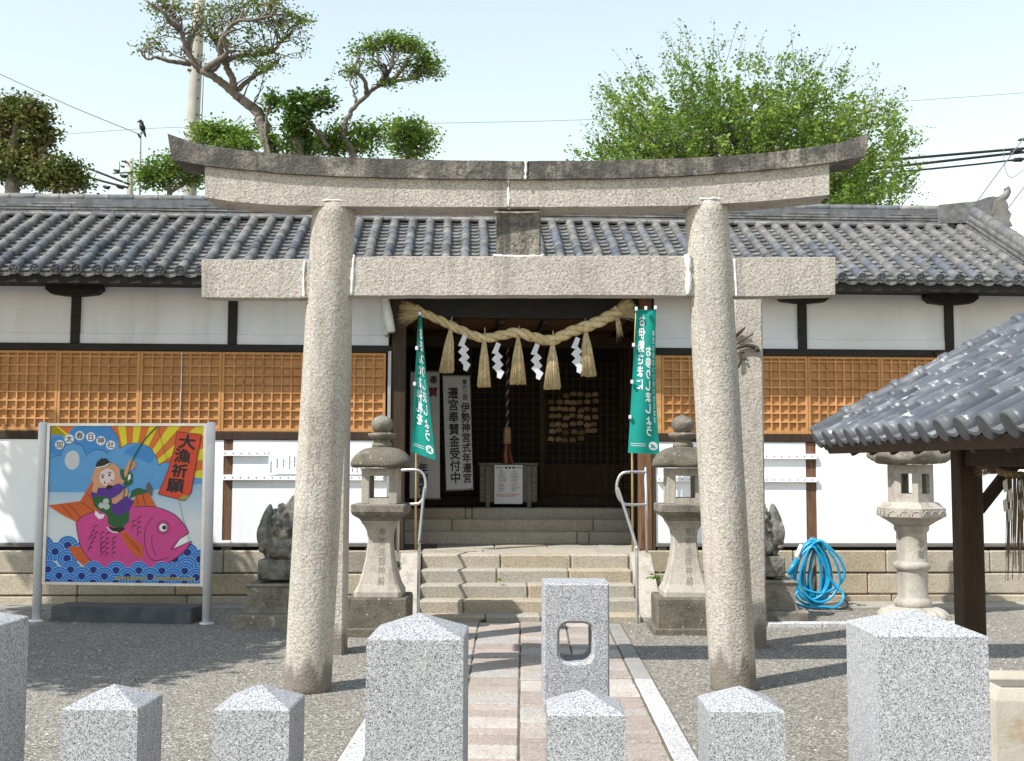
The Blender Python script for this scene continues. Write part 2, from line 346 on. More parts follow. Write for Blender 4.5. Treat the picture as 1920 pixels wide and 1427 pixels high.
M_CONC = mat('pole_concrete', [(.34, .325, .28), (.43, .41, .36)], 3, rough=.95, bump=[(40, .3, .004)], stains=[(1.5, .57, .7, (.26, .24, .20), .5)])
M_BARK = mat('bark', [(.115, .095, .075), (.20, .175, .145)], 6, rough=.95, bump=[(16, .9, .03), (50, .5, .01)], stretch=(1, 1, .6))
M_BARKD = mat('twig_bark', [(.075, .06, .042), (.115, .10, .07)], 8, rough=.95)
M_LEAFB = mat('spring_leaf', [(.085, .155, .022), (.155, .255, .034), (.26, .36, .065)], 1.1, 4, rough=.5, transl=.42, island=.3)
M_LEAFP = mat('pine_oak_leaf', [(.085, .13, .022), (.15, .21, .034), (.24, .30, .06)], 1.6, 4, rough=.5, transl=.32, island=.35)
M_LEAFG = mat('fresh_leaf', [(.08, .15, .016), (.13, .225, .025), (.19, .285, .04)], 1.6, 4, rough=.5, transl=.4, island=.3)
M_LEAFD = mat('camphor_leaf', [(.06, .085, .02), (.115, .14, .03), (.18, .15, .055)], 1.4, 4, rough=.45, transl=.25, island=.4)
M_IVY = mat('ivy_leaf', [(.045, .095, .014), (.09, .165, .024)], 3, rough=.4, transl=.2, island=.35)
M_CROW = flat('crow_feather', (.010, .010, .013), .45)
M_CABLE = flat('black_cable', (.02, .02, .023), .6)
M_CABLEG = flat('grey_cable', (.16, .165, .18), .6)
M_GLASSW = flat('lamp_diffuser', (.62, .62, .58), .3)

# ------------------------------------------------------------------ ground, path, paving
def _gp(u, v):
    return (lerp(-220, 220, u), lerp(-40, 400, v), 0)
MB().add([(-220, -40, 0), (220, -40, 0), (220, 400, 0), (-220, 400, 0)], [(0, 1, 2, 3)]).build('ground', M_GROUND, kind='structure', label='tan gravel ground of the shrine forecourt', cat='ground')
path = MB().box(-1.095, .985, 3.0, 12.1, -.1, .004).build('path', M_JOINT, kind='structure', label='stone paved path leading to the steps', cat='path')
rp = random.Random(4)
_bm = {}
def stone_mesh(w_, l_, m_, h=.05, key=''):
    k = (round(w_, 2), round(l_, 2), key)
    if k not in _bm: _bm[k] = MB().cbox(-w_/2, w_/2, -l_/2, l_/2, -h, 0, .009).mesh('paving_stone', m_)
    return _bm[k]
cols_ = [(-.925, -.425, -.10), (-.425, -.055, -.03), (-.055, .39, .0), (.39, .825, .0)]
for ci, (xa, xb, sk) in enumerate(cols_):
    y = 3.05+rp.random()*.3
    while y < 12.02:
        l_ = rp.choice((.18, .22, .26, .30, .34, .42)); l_ = min(l_, 12.08-y)
        if l_ < .12: break
        yc = y+l_/2; off = sk*(yc-7)/5 if sk else 0
        offa = 0 if ci == 0 else (cols_[ci-1][2]*(yc-7)/5)
        x0, x1 = xa+offa, xb+off
        inst(stone_mesh(x1-x0-.012, l_-.012, M_PAVE), 'paving_stone', path, loc=((x0+x1)/2, yc, .016+rp.uniform(-.004, .005)), rot=Matrix.Rotation(rp.uniform(-.012, .012), 4, 'Z') @ Matrix.Rotation(rp.uniform(-.008, .008), 4, 'X') @ Matrix.Rotation(rp.uniform(-.008, .008), 4, 'Y'))
        y += l_
for xa, xb in ((-1.087, -.930), (.830, .977)):
    y = 3.05
    while y < 12.0:
        l_ = rp.choice((.55, .7, .85)); l_ = min(l_, 12.05-y)
        if l_ < .15: break
        right_far = xa > 0 and y+l_/2 > 9.1
        inst(stone_mesh(xb-xa-.006, l_-.008, M_CEMENT if right_far else M_PAVEW, key=right_far), 'border_stone', path, loc=((xa+xb)/2, y+l_/2, .017+rp.uniform(-.003, .003)))
        y += l_
# strip of concrete along the foot of the hall, and a granite edging on the right
o = MB().cbox(1.75, 7.5, -.62, -.075, -.05, .03, .008).build('pavement', M_CEMENTP, A=BM_, kind='structure', label='pale concrete strip at the foot of the hall on the right', cat='pavement')
MB().cbox(-8, -1.75, -.5, -.075, -.05, .02, .008).build('pavement', M_CEMENT, A=BM_, kind='structure', label='grey concrete strip at the foot of the hall on the left', cat='pavement')
a = gnd(1440, 1176); b_ = gnd(1640, 1178)
kb = empty('kerb', ((a.x+b_.x)/2, a.y, 0), 'low pale granite edging stone in the gravel right of the torii', 'kerb')
kl = (Vector((b_.x+1.2, b_.y+.15, 0))-a); n_ = 4
for i in range(n_):
    p = a+kl*((i+.5)/n_)
    inst(stone_mesh(kl.length/n_-.01, .13, M_PAVEW, h=.12, key='k'), 'edging_stone', kb, loc=(p.x, p.y+.05, .045), rot=math.atan2(kl.y, kl.x))

# ------------------------------------------------------------------ the hall
ZF, ZS, ZB0, ZB1, ZL, ZU, ZE = .645, .73, 1.967, 2.065, 3.037, 3.126, 3.80
GX0, GX1 = bx(741), bx(1222)
XL, XR = -7.6, 6.75
hall = empty('shrine_hall', None, 'white walled shrine hall with orange lattice panels and grey tiled roof', 'building', A=BM_)
def hp(mb, name, m_, parent=None, **k): return mb.build(name, m_, parent or hall, A=BM_, **k)
# stone base
base = hp(MB().box(XL, -1.30, -.04, 3.6, -.05, ZF-.01).box(1.36, XR, -.04, 3.6, -.05, ZF-.01).box(-1.30, 1.36, -.5, 3.6, -.05, ZF-.02), 'stone_base', M_JOINT)
rs = random.Random(8)
for xa, xb, S in ((XL, -1.30, 0), (1.36, XR, 1)):
    for z0, z1 in ((.375, ZF), (.115, .368), (-.05, .108)):
        x = xa+rs.uniform(-.5, -.1)
        while x < xb:
            l_ = rs.choice((.55, .8, 1.0, 1.15, 1.3)); x0, x1 = max(x, xa), min(x+l_, xb)
            if x1-x0 > .12:
                q = rs.uniform(-.006, .006)
                hp(MB().cbox(x0+.004, x1-.004, -.075+q, .05, z0+.004, z1-.003, .014), 'stone', M_BASEST, base)
            x += l_
# landing slabs and inner steps
lx = [-1.29, -.55, .12, .78, 1.35]
for i in range(4): hp(MB().cbox(lx[i]+.004, lx[i+1]-.004, -.48, .18, ZF-.14, ZF+.002, .012), 'landing_slab', M_STEP); hp(MB().cbox(lx[i]+.16, lx[i+1]+.15, .186, 1.12, ZF-.14, ZF+.002, .012), 'landing_slab', M_STEP)
IND = .58                                   # depth of the porch floor before the inner steps
for k, (d0, z1) in enumerate(((.5+IND, bz(997, .5+IND)), (.7+IND, bz(974, .7+IND)), (.9+IND, bz(953, .9+IND)))):
    js = sorted([-1.62, 1.48]+[rs.uniform(-1.0, 1.0) for _ in range(2)])
    for i in range(len(js)-1): hp(MB().cbox(js[i]+.003, js[i+1]-.003, d0, d0+.45, ZF-.02, z1, .014), 'inner_step_stone', M_STEP)
FLZ = bz(953, .9+IND)
hp(MB().box(-1.8, 1.7, 1.3+IND, 3.6, .6, FLZ-.004), 'inner_floor', M_INWD)
# sill, little blocks below, and a black board painting the gap's darkness
for xa, xb in ((XL, GX0-.03), (GX1+.03, XR)):
    hp(MB().cbox(xa, xb, -.06, .07, .685, ZS, .006), 'sill_beam', M_SILL)
    hp(MB().box(xa, xb, .06, .12, ZF-.02, .70), 'gap_darkness_board', M_BLACKWD)
    hp(MB().cbox(xa, xb, -.045, .075, ZB0, ZB1, .006), 'middle_beam', M_DARKBR)
    hp(MB().cbox(xa, xb, -.055, .075, ZL, ZU, .006), 'upper_beam', M_BLACKWD)
for px in (434, 1523, 1793, 150, 700, 1240):
    x = bx(px); hp(MB().cbox(x-.07, x+.05, -.04, .06, ZF-.005, .69, .006), 'sill_block', M_GREYWD)
# upper plaster wall panels and black posts
ups = [bx(q, 0, 600) for q in (-151, 143, 437)]; upr = [bx(q, 0, 600) for q in (1503, 1778, 2053)]
PW = .055
edges = [XL]+ups+[bx(728)]
for i in range(4): hp(MB().box(edges[i]+(PW if i else 0), edges[i+1]-(PW if i < 3 else 0), 0, .1, ZU+.125, ZE+.12).box(edges[i]+(PW if i else 0), edges[i+1]-(PW if i < 3 else 0), -.012, .1, ZU, ZU+.122), 'upper_wall_panel', M_PLASTER)
edges = [bx(1227)]+upr[:3]
for i in range(3): hp(MB().box(edges[i]+(PW if i else 0), edges[i+1]-PW, 0, .1, ZU+.125, ZE+.12).box(edges[i]+(PW if i else 0), edges[i+1]-PW, -.012, .1, ZU, ZU+.122), 'upper_wall_panel', M_PLASTER)
for x in ups+upr:
    hp(MB().cbox(x-PW, x+PW, -.04, .1, ZU+.001, ZE+.1, .005), 'upper_post', M_BLACKWD)
    br = [(x-.33, ZE+.03), (x-.34, ZE-.03), (x-.27, ZE-.085), (x-.1, ZE-.105), (x+.1, ZE-.105), (x+.27, ZE-.085), (x+.34, ZE-.03), (x+.33, ZE+.03)]
    hp(MB().rings([[(p, -.13, z) for p, z in br], [(p, .02, z) for p, z in br]]), 'eave_bracket', M_BLACKWD)
x = bx(1790); hp(MB().cbox(x-.28, x+.5, -.10, -.057, ZU-.075, ZU-.02, .006).cbox(x-.28, x+.5, -.13, -.10, ZU-.028, ZU-.005, .004), 'small_shelf', M_DARKBR)
# lattice panels: backing board and frame, each bar a piece of its own
def lattice(x0, x1, nc=8, nr=8):
    fr = .032; z0, z1 = ZB1+.003, ZL-.003; g = .002
    pb = hp(MB().box(x0+g, x1-g, -.005, .05, z0, z1)
            .cbox(x0+g, x0+g+fr, -.04, -.004, z0, z1, .003).cbox(x1-g-fr, x1-g, -.04, -.004, z0, z1, .003)
            .cbox(x0+g+fr+.001, x1-g-fr-.001, -.039, -.004, z0, z0+fr*1.3, .003).cbox(x0+g+fr+.001, x1-g-fr-.001, -.039, -.004, z1-fr, z1, .003), 'lattice_panel', M_LATTB)
    a0, a1, b0, b1 = x0+g+fr, x1-g-fr, z0+fr*1.3, z1-fr
    kv = 'v%.3f' % (b1-b0); kh = 'h%.3f' % (a1-a0)
    if kv not in _bm: _bm[kv] = MB().cbox(-.0095, .0095, -.036, -.004, b0, b1, .002).mesh('bar', M_LATT)
    if kh not in _bm: _bm[kh] = MB().cbox(-(a1-a0)/2, (a1-a0)/2, -.033, -.0045, -.0095, .0095, .002).mesh('bar', M_LATT)
    for i in range(1, nc): inst(_bm[kv], 'bar', pb, BM_, (lerp(a0, a1, i/nc), 0, 0))
    for j in range(1, nr+1): inst(_bm[kh], 'bar', pb, BM_, ((a0+a1)/2, 0, lerp(b0, b1, j/(nr+.35))))
for p0, p1 in ((-195, -42), (-42, 111), (111, 264), (264, 417), (417, 570), (570, 724)): lattice(bx(p0), bx(p1))
for p0, p1 in ((1239, 1376), (1376, 1513), (1513, 1649), (1649, 1786), (1786, 1923), (1923, 2060)): lattice(bx(p0), bx(p1))
hp(MB().cbox(bx(1227), bx(1239)-.002, -.045, .06, ZB1+.002, ZL-.002, .004), 'corner_stile', M_LATT)
x = bx(342); hp(MB().tube([(x, -.047, ZB1+.02), (x, -.047, ZL-.01)], .006, 6), 'conduit', M_PLASTW)
# lower white boards, posts, battens
def boards(xa, xb):
    n = max(1, round((xb-xa)/.91)); e = [lerp(xa, xb, i/n) for i in range(n+1)]
    for i in range(n): hp(MB().cbox(e[i]+.0015, e[i+1]-.0015, -.03, .05, ZS+.002, ZB0-.002, .002), 'white_board', M_WHITEBD)
LP0, LP1, RP0, RP1, RQ0, RQ1 = bx(424), bx(441), bx(1507), bx(1526), bx(1787), bx(1802)
boards(XL, LP0); boards(LP1, GX0-.05); boards(GX1+.035, RP0); boards(RP1, RQ0); boards(RQ1, XR)
for xa, xb in ((LP0, LP1), (RP0, RP1), (RQ0, RQ1)):
    hp(MB().cbox(xa+.002, xb-.002, -.022, .05, ZS+.03, ZB0-.002, .004), 'lower_post', M_BROWNWD)
    hp(MB().cbox(xa+.002, xb-.002, -.045, .05, ZS+.002, ZS+.028, .003), 'post_foot', M_WHITEBD)
def batten(xa, xb, y0, y1):
    z0, z1 = bz(y1, -.05, 700), bz(y0, -.05, 700); mb = MB().cbox(xa, xb, -.075, -.031, z0, z1, .003); mb.m = [0]*len(mb.f)
    n = int((xb-xa)/.095)
    for i in range(n+1):
        q = xa+.02+i*.095; mb.box(q-.006, q+.006, -.078, -.0745, (z0+z1)/2-.006, (z0+z1)/2+.006, 1)
    hp(mb, 'batten', [M_WHITEBD, M_IRON])
batten(LP0+.004, bx(508), 846, 856); batten(LP0+.004, GX0-.12, 891, 901)
batten(GX1+.05, RP1, 848, 858); batten(GX1+.05, RP1, 893, 902)
def sheet(xa, xb, y0, y1, seed):
    z0, z1 = bz(y1, -.08, 700), bz(y0, -.08, 700); r_ = random.Random(seed)
    mb = MB().box(xa, xb, -.083, -.079, z0, z1); q = xa+.03
    while q < xb-.03:
        zt = z1-r_.uniform(.02, .10); zb = zt-r_.uniform(.08, .17); zz = zt
        while zz > max(zb, z0+.02):
            h_ = r_.uniform(.008, .016); mb.box(q-.006, q+.006, -.0845, -.0835, zz-h_, zz, 1); zz -= h_+r_.uniform(.004, .012)
        q += r_.uniform(.045, .075)
    hp(mb, 'name_sheet', [M_PAPERD if seed == 3 else M_WHITEBD, M_INK])
sheet(bx(509), GX0-.1, 851, 890, 2)
# gate: jambs, lintel, side walls, ceiling
hp(MB().cbox(GX0-.085, GX0-.045, -.075, .03, ZF, ZL+.02, .004), 'aluminium_strip', M_ALU)
hp(MB().cbox(GX0-.04, GX0+.13, -.05, .12, ZF+.004, 3.75, .008), 'gate_post', M_DARKBR)
hp(MB().cbox(GX1-.165, GX1-.01, -.05, .12, ZF+.004, 3.75, .008), 'gate_post', M_BROWNWD)
hp(MB().cbox(GX1-.005, GX1+.03, -.055, .03, ZF+.004, ZB0, .004), 'door_trim', M_INWD)
ZH = bz(597, 0)
hp(MB().cbox(GX0-.08, GX1+.04, .0, .10, ZH, 3.92, .006), 'lintel', M_BLACKWD)
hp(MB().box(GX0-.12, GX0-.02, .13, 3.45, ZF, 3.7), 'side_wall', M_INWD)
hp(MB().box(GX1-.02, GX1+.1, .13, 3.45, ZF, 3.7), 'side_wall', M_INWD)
for j in range(9): hp(MB().cbox(GX1-.05, GX1-.022, .2, 2.6, 1.3+j*.14, 1.325+j*.14, .003), 'wall_rail', M_DARKBR)
for j in range(6): hp(MB().cbox(GX1-.055, GX1-.02, .3+j*.42, .33+j*.42, ZF+.2, 3.5, .003), 'wall_stile', M_DARKBR)
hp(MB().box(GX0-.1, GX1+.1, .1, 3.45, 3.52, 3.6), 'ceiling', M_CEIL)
for j in range(6):
    q = lerp(GX0+.2, GX1-.2, j/5); hp(MB().cbox(q-.035, q+.035, .12, 3.4, 3.43, 3.519, .004), 'ceiling_joist', M_DARKBR)
hp(MB().cbox(GX0, GX1, 1.5, 1.62, 3.28, 3.43, .006), 'cross_beam', M_DARKBR)
# fine inner lattice before a black board that paints the unlit void
hp(MB().box(GX0-.1, GX1+.1, 2.95, 3.05, 1.0, 3.6), 'inner_void_board', M_BLACKWD)
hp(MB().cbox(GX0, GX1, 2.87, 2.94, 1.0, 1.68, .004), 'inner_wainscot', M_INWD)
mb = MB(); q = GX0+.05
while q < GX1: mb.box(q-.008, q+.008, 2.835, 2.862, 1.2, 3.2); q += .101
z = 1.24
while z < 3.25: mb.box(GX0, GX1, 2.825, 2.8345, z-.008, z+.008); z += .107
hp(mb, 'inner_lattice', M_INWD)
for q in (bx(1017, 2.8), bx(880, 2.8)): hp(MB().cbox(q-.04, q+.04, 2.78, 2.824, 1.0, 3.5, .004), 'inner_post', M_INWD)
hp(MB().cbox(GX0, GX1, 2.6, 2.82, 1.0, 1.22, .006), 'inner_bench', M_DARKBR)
# the rest of the shell
hp(MB().box(XL, XR, 3.5, 3.6, ZF, 4.2).box(XR-.1, XR, .1, 3.5, ZF, 4.6).box(XL, XL+.1, .1, 3.5, ZF, 4.6), 'outer_wall', M_PLASTER)

# ---- roof
SPC = 5.856; SPS = .23746
EY, EZ, TY, TZ = -.62, 3.93, 1.45, 5.02
SL = math.hypot(TY-EY, TZ-EZ); SA = math.atan2(TZ-EZ, TY-EY)
SV = Vector((0, math.cos(SA), math.sin(SA))); SN = Vector((0, -math.sin(SA), math.cos(SA)))
def rp_(x, t, h): return Vector((x, EY, EZ)) + SV*t + SN*h
roof = hp(MB().rings([[rp_(XL, .02, -.10), rp_(XL, SL+.1, -.10), rp_(XL, SL+.1, -.05), rp_(XL, .02, -.05)], [rp_(XR, .02, -.10), rp_(XR, SL+.1, -.10), rp_(XR, SL+.1, -.05), rp_(XR, .02, -.05)]])
          .add([(XL, TY+.1, TZ), (XR, TY+.1, TZ), (XR, 4.2, 3.9), (XL, 4.2, 3.9)], [(0, 1, 2, 3)]), 'roof', M_BLACKWD, fix=False)
def roll_mesh(r0, r1, ln, m_, n=12):
    mb = MB(); rg = []
    for r_, y_ in ((r0*.93, 0), (r0*1.03, .004), (r0*1.03, .028), (r0, .032), (r1, ln)):
        rg.append([(r_*math.cos(2*math.pi*j/n), y_, r_*math.sin(2*math.pi*j/n)) for j in range(n)])
    return mb.rings(rg, smooth=True).mesh('round_tile', m_)
NT = 9; TL = SL/NT; ROT = Matrix.Rotation(SA, 4, 'X')
rme = roll_mesh(.061, .055, TL+.01, M_TILE)
rows = [SPC-SPS*i for i in range(-3, 56) if SPC-SPS*i > XL+.05]
rr = random.Random(3); tl_ = []
for x in rows:
    sk = rr.uniform(-.006, .006)
    for k in range(NT):
        p = rp_(x+sk*math.sin(k), TL*k, 0); wp = BM_ @ p
        vis = abs(wp.x/wp.y+.015) < .475 and not (k > 6 and False)
        tl_.append((0 if vis else 1, wp.length, p, rr.uniform(-.035, .035), rr.uniform(-.006, .006)))
tl_.sort(key=lambda q: (q[0], q[1]))
rest = MB()
for i, (_, _, p, a_, h_) in enumerate(tl_):
    p = p+SN*h_
    if i < 300: inst(rme, 'round_tile', roof, BM_, p, ROT @ Matrix.Rotation(a_, 4, 'Z'))
    else:
        T = Matrix.Translation(p) @ ROT
        rest.add([T @ v.co for v in rme.vertices], [list(f.vertices) for f in rme.polygons], smooth=True)
hp(rest, 'upper_round_tiles', M_TILE, roof, kind='stuff')
# eave caps with a raised rim and a three-comma crest, and the crescent aprons between them
cap = MB().lathe([(.064, 0), (.064, .028), (.052, .03), (.049, .018), (.0, .018)], 20, smooth=False)
for k in range(3):
    a = k*2.094; cap.lathe([(.014, .017), (.013, .026), (.004, .028)], 8, (.024*math.cos(a), .024*math.sin(a), 0))
cap.lathe([(.007, .017), (.006, .026), (.002, .027)], 6)
T = Matrix.Translation((0, .004, 0)) @ Matrix.Rotation(math.pi/2, 4, 'X')
cap.v = [tuple(T @ Vector(v)) for v in cap.v]; cme = cap.mesh('eave_cap', M_TILECUT)
apr = MB(); n = 9; hw = SPS/2-.008; top = []; bot = []
for i in range(n+1):
    u = -1+2*i/n; top.append((u*hw, -.035*(1-u*u)-.02)); bot.append((u*hw*.98, -.035*(1-u*u)-.062+.012*u*u))
lp = top+bot[::-1]
apr.rings([[(x, -.006, z) for x, z in lp], [(x, .02, z) for x, z in lp]]); ame = apr.mesh('eave_apron', M_TILEF)
for x in rows:
    e = rp_(x, 0, 0)
    inst(cme, 'eave_cap', roof, BM_, (e.x, e.y-.002, e.z+rr.uniform(-.004, .004)), Matrix.Rotation(SA*.35, 4, 'X') @ Matrix.Rotation(rr.uniform(0, 2), 4, 'Y'))
    inst(ame, 'eave_apron', roof, BM_, (e.x-SPS/2, e.y+.012, e.z+.012))
ft = MB(); NC = 15; PT = SL/NC
for x in rows:
    xc = x-SPS/2; hw = SPS/2-.012
    for k in range(NC):
        j = rr.uniform(-.006, .006); V = []
        for (t, h, dz) in ((PT*k, .018, -.024), (PT*k, .018, 0), (PT*(k+1)+.02, -.008, 0)):
            for i in range(7):
                u = -1+i/3; V.append(rp_(xc+u*hw, t+j, h+dz-.034*(1-u*u)+rr.uniform(-.001, .001)))
        ft.add(V, [(r_*7+i, r_*7+i+1, r_*7+i+8, r_*7+i+7) for r_ in (0, 1) for i in range(6)])
hp(ft, 'flat_tiles', M_TILEF, roof, kind='stuff', fix=False)
hp(MB().box(XL, XR, EY+.03, EY+.07, EZ-.155, EZ-.055), 'fascia_board', M_BLACKWD)
hp(MB().box(XL, XR, EY+.10, .0, ZE+.02, ZE+.035), 'soffit', M_BLACKWD)
q = XL+.1
while q < XR:
    hp(MB().rings([[Vector((q+dx, EY+.04, EZ-.17+dz)) for dx, dz in ((-.03, 0), (.03, 0), (.03, .07), (-.03, .07))], [Vector((q+dx, .05, EZ-.17+.30+dz)) for dx, dz in ((-.03, 0), (.03, 0), (.03, .07), (-.03, .07))]]), 'rafter', M_BLACKWD); q += .36
# main ridge
RX1 = bx(1762, 1.5); RXE = bx(1858, 1.5)
rdg = hp(MB().box(XL, RXE, TY-.02, TY+.4, TZ-.06, 5.24), 'ridge', M_TILECUT)
co_ = MB()
for k in range(6):
    z0 = TZ-.015+k*.041; x = XL+rr.random()*.2
    while x < RX1:
        l_ = rr.uniform(.26, .31); x1 = min(x+l_, RX1); yy = TY-.07+k*.012+rr.uniform(-.007, .007)
        co_.box(x+.002, x1-.002, yy, TY+.3, z0, z0+.022+rr.uniform(-.004, .004)); x += l_
hp(co_, 'ridge_course_tiles', M_TILEF, rdg, kind='stuff')
lme = roll_mesh(.034, .032, .30, M_TILE); x = XL
while x < RX1: inst(lme, 'ridge_foot_tile', rdg, BM_, (x+.3, TY-.085, TZ-.012), math.pi/2); x += .30
cme2 = roll_mesh(.052, .049, .335, M_TILE); x = XL
while x < RX1+.1: inst(cme2, 'ridge_cap_tile', rdg, BM_, (x+.33, TY+.05, 5.272+rr.uniform(-.004, .004)), Matrix.Rotation(math.pi/2+rr.uniform(-.01, .01), 4, 'Z')); x += .33
# mortared ridge end with its ornament
def bp(px, py, d): return bat(px, py, d)
mb = MB(); pr = [(1762, 384), (1800, 380), (1832, 377), (1850, 370), (1862, 368), (1880, 371), (1886, 382), (1889, 400), (1891, 424), (1884, 428), (1866, 428), (1862, 412), (1850, 418), (1762, 418)]
f0 = [bp(px, py, 1.36) for px, py in pr]; f1 = [Vector((v.x, 1.62, v.z)) for v in f0]
hp(mb.rings([f0, f1]), 'ridge_end_mortar', M_TILEF, rdg)
oni = [(1866, 376), (1884, 372), (1891, 384), (1890, 392), (1897, 402), (1893, 412), (1899, 424), (1866, 428), (1863, 400)]
f0 = [bp(px, py, 1.30) for px, py in oni]; f1 = [Vector((v.x, 1.355, v.z)) for v in f0]
hp(MB().rings([f0, f1]), 'ridge_end_ornament', M_TILE, rdg)
c = [bp(px, py, 1.4) for px, py in ((1866, 380), (1878, 373), (1886, 366), (1889, 357), (1886, 352))]
hp(MB().tube(cat_rom(c, 4), [.055]*6+[.05]*6+[.045]*5, 10), 'ridge_horn', M_TILE, rdg)
# ridge running down the slope near the gable end
DX = bx(1826, 1.4, 400)
dr = hp(MB().rings([[rp_(DX+dx, .55, h) for dx, h in ((-.12, 0), (.12, 0), (.10, .17), (-.10, .17))], [rp_(DX+dx, SL-.02, h) for dx, h in ((-.12, 0), (.12, 0), (.10, .17), (-.10, .17))]]), 'descending_ridge', M_TILEF)
dme = roll_mesh(.085, .08, .32, M_TILE)
for k in range(6): inst(dme, 'ridge_cap_tile', dr, BM_, rp_(DX, .55+k*.31, .19), ROT)
for k in range(3):
    q = -.15+k*.012; hp(MB().rings([[rp_(DX+q+dx, .5, .02+k*.055+h) for dx, h in ((0, 0), (.2, 0), (.2, .03), (0, .03))], [rp_(DX+q+dx, SL-.05, .02+k*.055+h) for dx, h in ((0, 0), (.2, 0), (.2, .03), (0, .03))]]), 'ridge_edge_tile', M_TILEF, dr)
T = Matrix.Translation(rp_(DX, .52, .12)) @ ROT @ Matrix.Rotation(math.pi/2, 4, 'X')
mb = MB().lathe([(.14, 0), (.14, .05), (.11, .055), (.10, .03), (.03, .03), (.02, .05)], 20, smooth=False); mb.v = [tuple(T @ Vector(v)) for v in mb.v]
hp(mb, 'ridge_foot_ornament', M_TILE, dr)

# ---- stone steps in front of the gate
SX0, SX1 = bx(787, -1.1, 1110), bx(1190, -1.1, 1110)
st = empty('stone_steps', None, 'five weathered granite steps up to the shrine entrance', 'steps', A=BM_ @ Matrix.Translation((0, -1.6, 0)))
mb = MB(); SD = [(-1.62, .072), (-1.38, .208), (-1.15, .350), (-.92, .492), (-.69, ZF)]
joints = [[.30, .55, .8], [.20, .62], [.5, .85], [.36, .7], [.38, .72]]
for k, (d0, z1) in enumerate(SD):
    z0 = SD[k-1][1]-.03 if k else -.06
    e = [SX0]+[lerp(SX0, SX1, j) for j in joints[k]]+[SX1]
    for i in range(len(e)-1):
        q = rs.uniform(-.006, .006)
        MB().cbox(e[i]+.0035, e[i+1]-.0035, d0+q, d0+.42, z0, z1+rs.uniform(-.003, .003), .018).build('step_stone', M_STEP, st, A=BM_)
MB().box(SX0+.02, SX1-.02, -1.3, -.47, -.05, .05).box(SX0+.02, SX1-.02, -.92, -.47, 0, .34).build('step_core', M_JOINT, st, A=BM_)
for s_, xa, xb, lab in ((-1, SX0-.235, SX0-.006, 'pale granite sloping side slab at the left end of the steps'), (1, SX1+.006, SX1+.245, 'pale granite sloping side slab at the right end of the steps')):
    sp = [(-1.52, -.05), (-1.52, .04), (-1.40, .16), (-.70, ZF+.012), (-.46, ZF+.012), (-.46, -.05)]
    MB().rings([[(xa, y, z) for y, z in sp], [(xb, y, z) for y, z in sp]]).build('step_side_slab', M_LANTPALE, A=BM_, label=lab, cat='stone slab', group='side slabs of the steps')

# loose stones on the gravel: real little pebbles over the fine ground
rg0 = random.Random(17); mb = MB(); n_ = 0
while n_ < 9000:
    y = 4.2+8.6*rg0.random()**1.2; x = rg0.uniform(-.52, .50)*y
    if -1.1+rg0.random()**3*.25 < x < 1.0-rg0.random()**3*.25 and y < 12.2: continue
    n_ += 1; r_ = .004+.011*rg0.random()**2; a = rg0.uniform(0, 6.28); q = [rg0.uniform(.7, 1.25) for _ in range(5)]
    mb.add([(x+r_*q[i]*math.cos(a+i*1.2566), y+r_*q[i]*math.sin(a+i*1.2566)*.8, .0005+(.018 if -1.1 < x < 1.0 and y < 12.1 else 0)) for i in range(5)]+[(x+rg0.uniform(-.3, .3)*r_, y+rg0.uniform(-.3, .3)*r_, (.018 if -1.1 < x < 1.0 and y < 12.1 else 0)+r_*rg0.uniform(.5, 1.0))], [(i, (i+1) % 5, 5) for i in range(5)])
M_PEB = mat('pebble', [(.16, .145, .125), (.27, .25, .22), (.42, .40, .36)], 30, rough=.9, island=.45)
mb.build('gravel_stones', M_PEB, None, kind='stuff', label='loose small stones scattered over the gravel yard', cat='gravel', fix=False)

# ------------------------------------------------------------------ torii
PL, PR_ = gnd(577, 1304), gnd(1377, 1298)
PL = Vector((PL.x, 8.50, 0)); PR_ = Vector((PR_.x+.02, 8.66, 0))
PL.x = at(576, 1290, 8.50).x; PR_.x = at(1376, 1285, 8.66).x
PLT = at(627, 383, 8.50); PRT = at(1323.5, 380, 8.66)
def TY_(px): return lerp(8.50, 8.66, (px-627)/(1323-627))      # the gate stands slightly askew
tor = empty('torii_gate', (0, 8.58, 0), 'weathered granite torii gate with curved top beam', 'torii')
def pillar(b, t, sd_):
    rg = []; n = 36; r_ = random.Random(sd_); K = 40
    for i in range(K+1):
        q = i/K; p = b.lerp(t, q); rr_ = lerp(.174, .166, q)+.004*math.sin(q*3.1)
        rg.append([(p.x+(rr_+.0035*noise.noise((math.cos(a)*2.2+sd_*9, math.sin(a)*2.2, p.z*2.5)))*math.cos(a), p.y+(rr_+.0035*noise.noise((math.cos(a)*2.2, math.sin(a)*2.2+sd_*5, p.z*2.5)))*math.sin(a), p.z) for a in [2*math.pi*j/n for j in range(n)]])
    return MB().rings(rg, smooth=True).build('pillar', M_OLDGRAN, tor)
b0 = PL.copy(); b0.z = -.05; pl = pillar(b0, PLT+Vector((0, 0, .0)), 1)
b0 = PR_.copy(); b0.z = -.05; pr_ = pillar(b0, PRT+Vector((0, 0, .0)), 2)
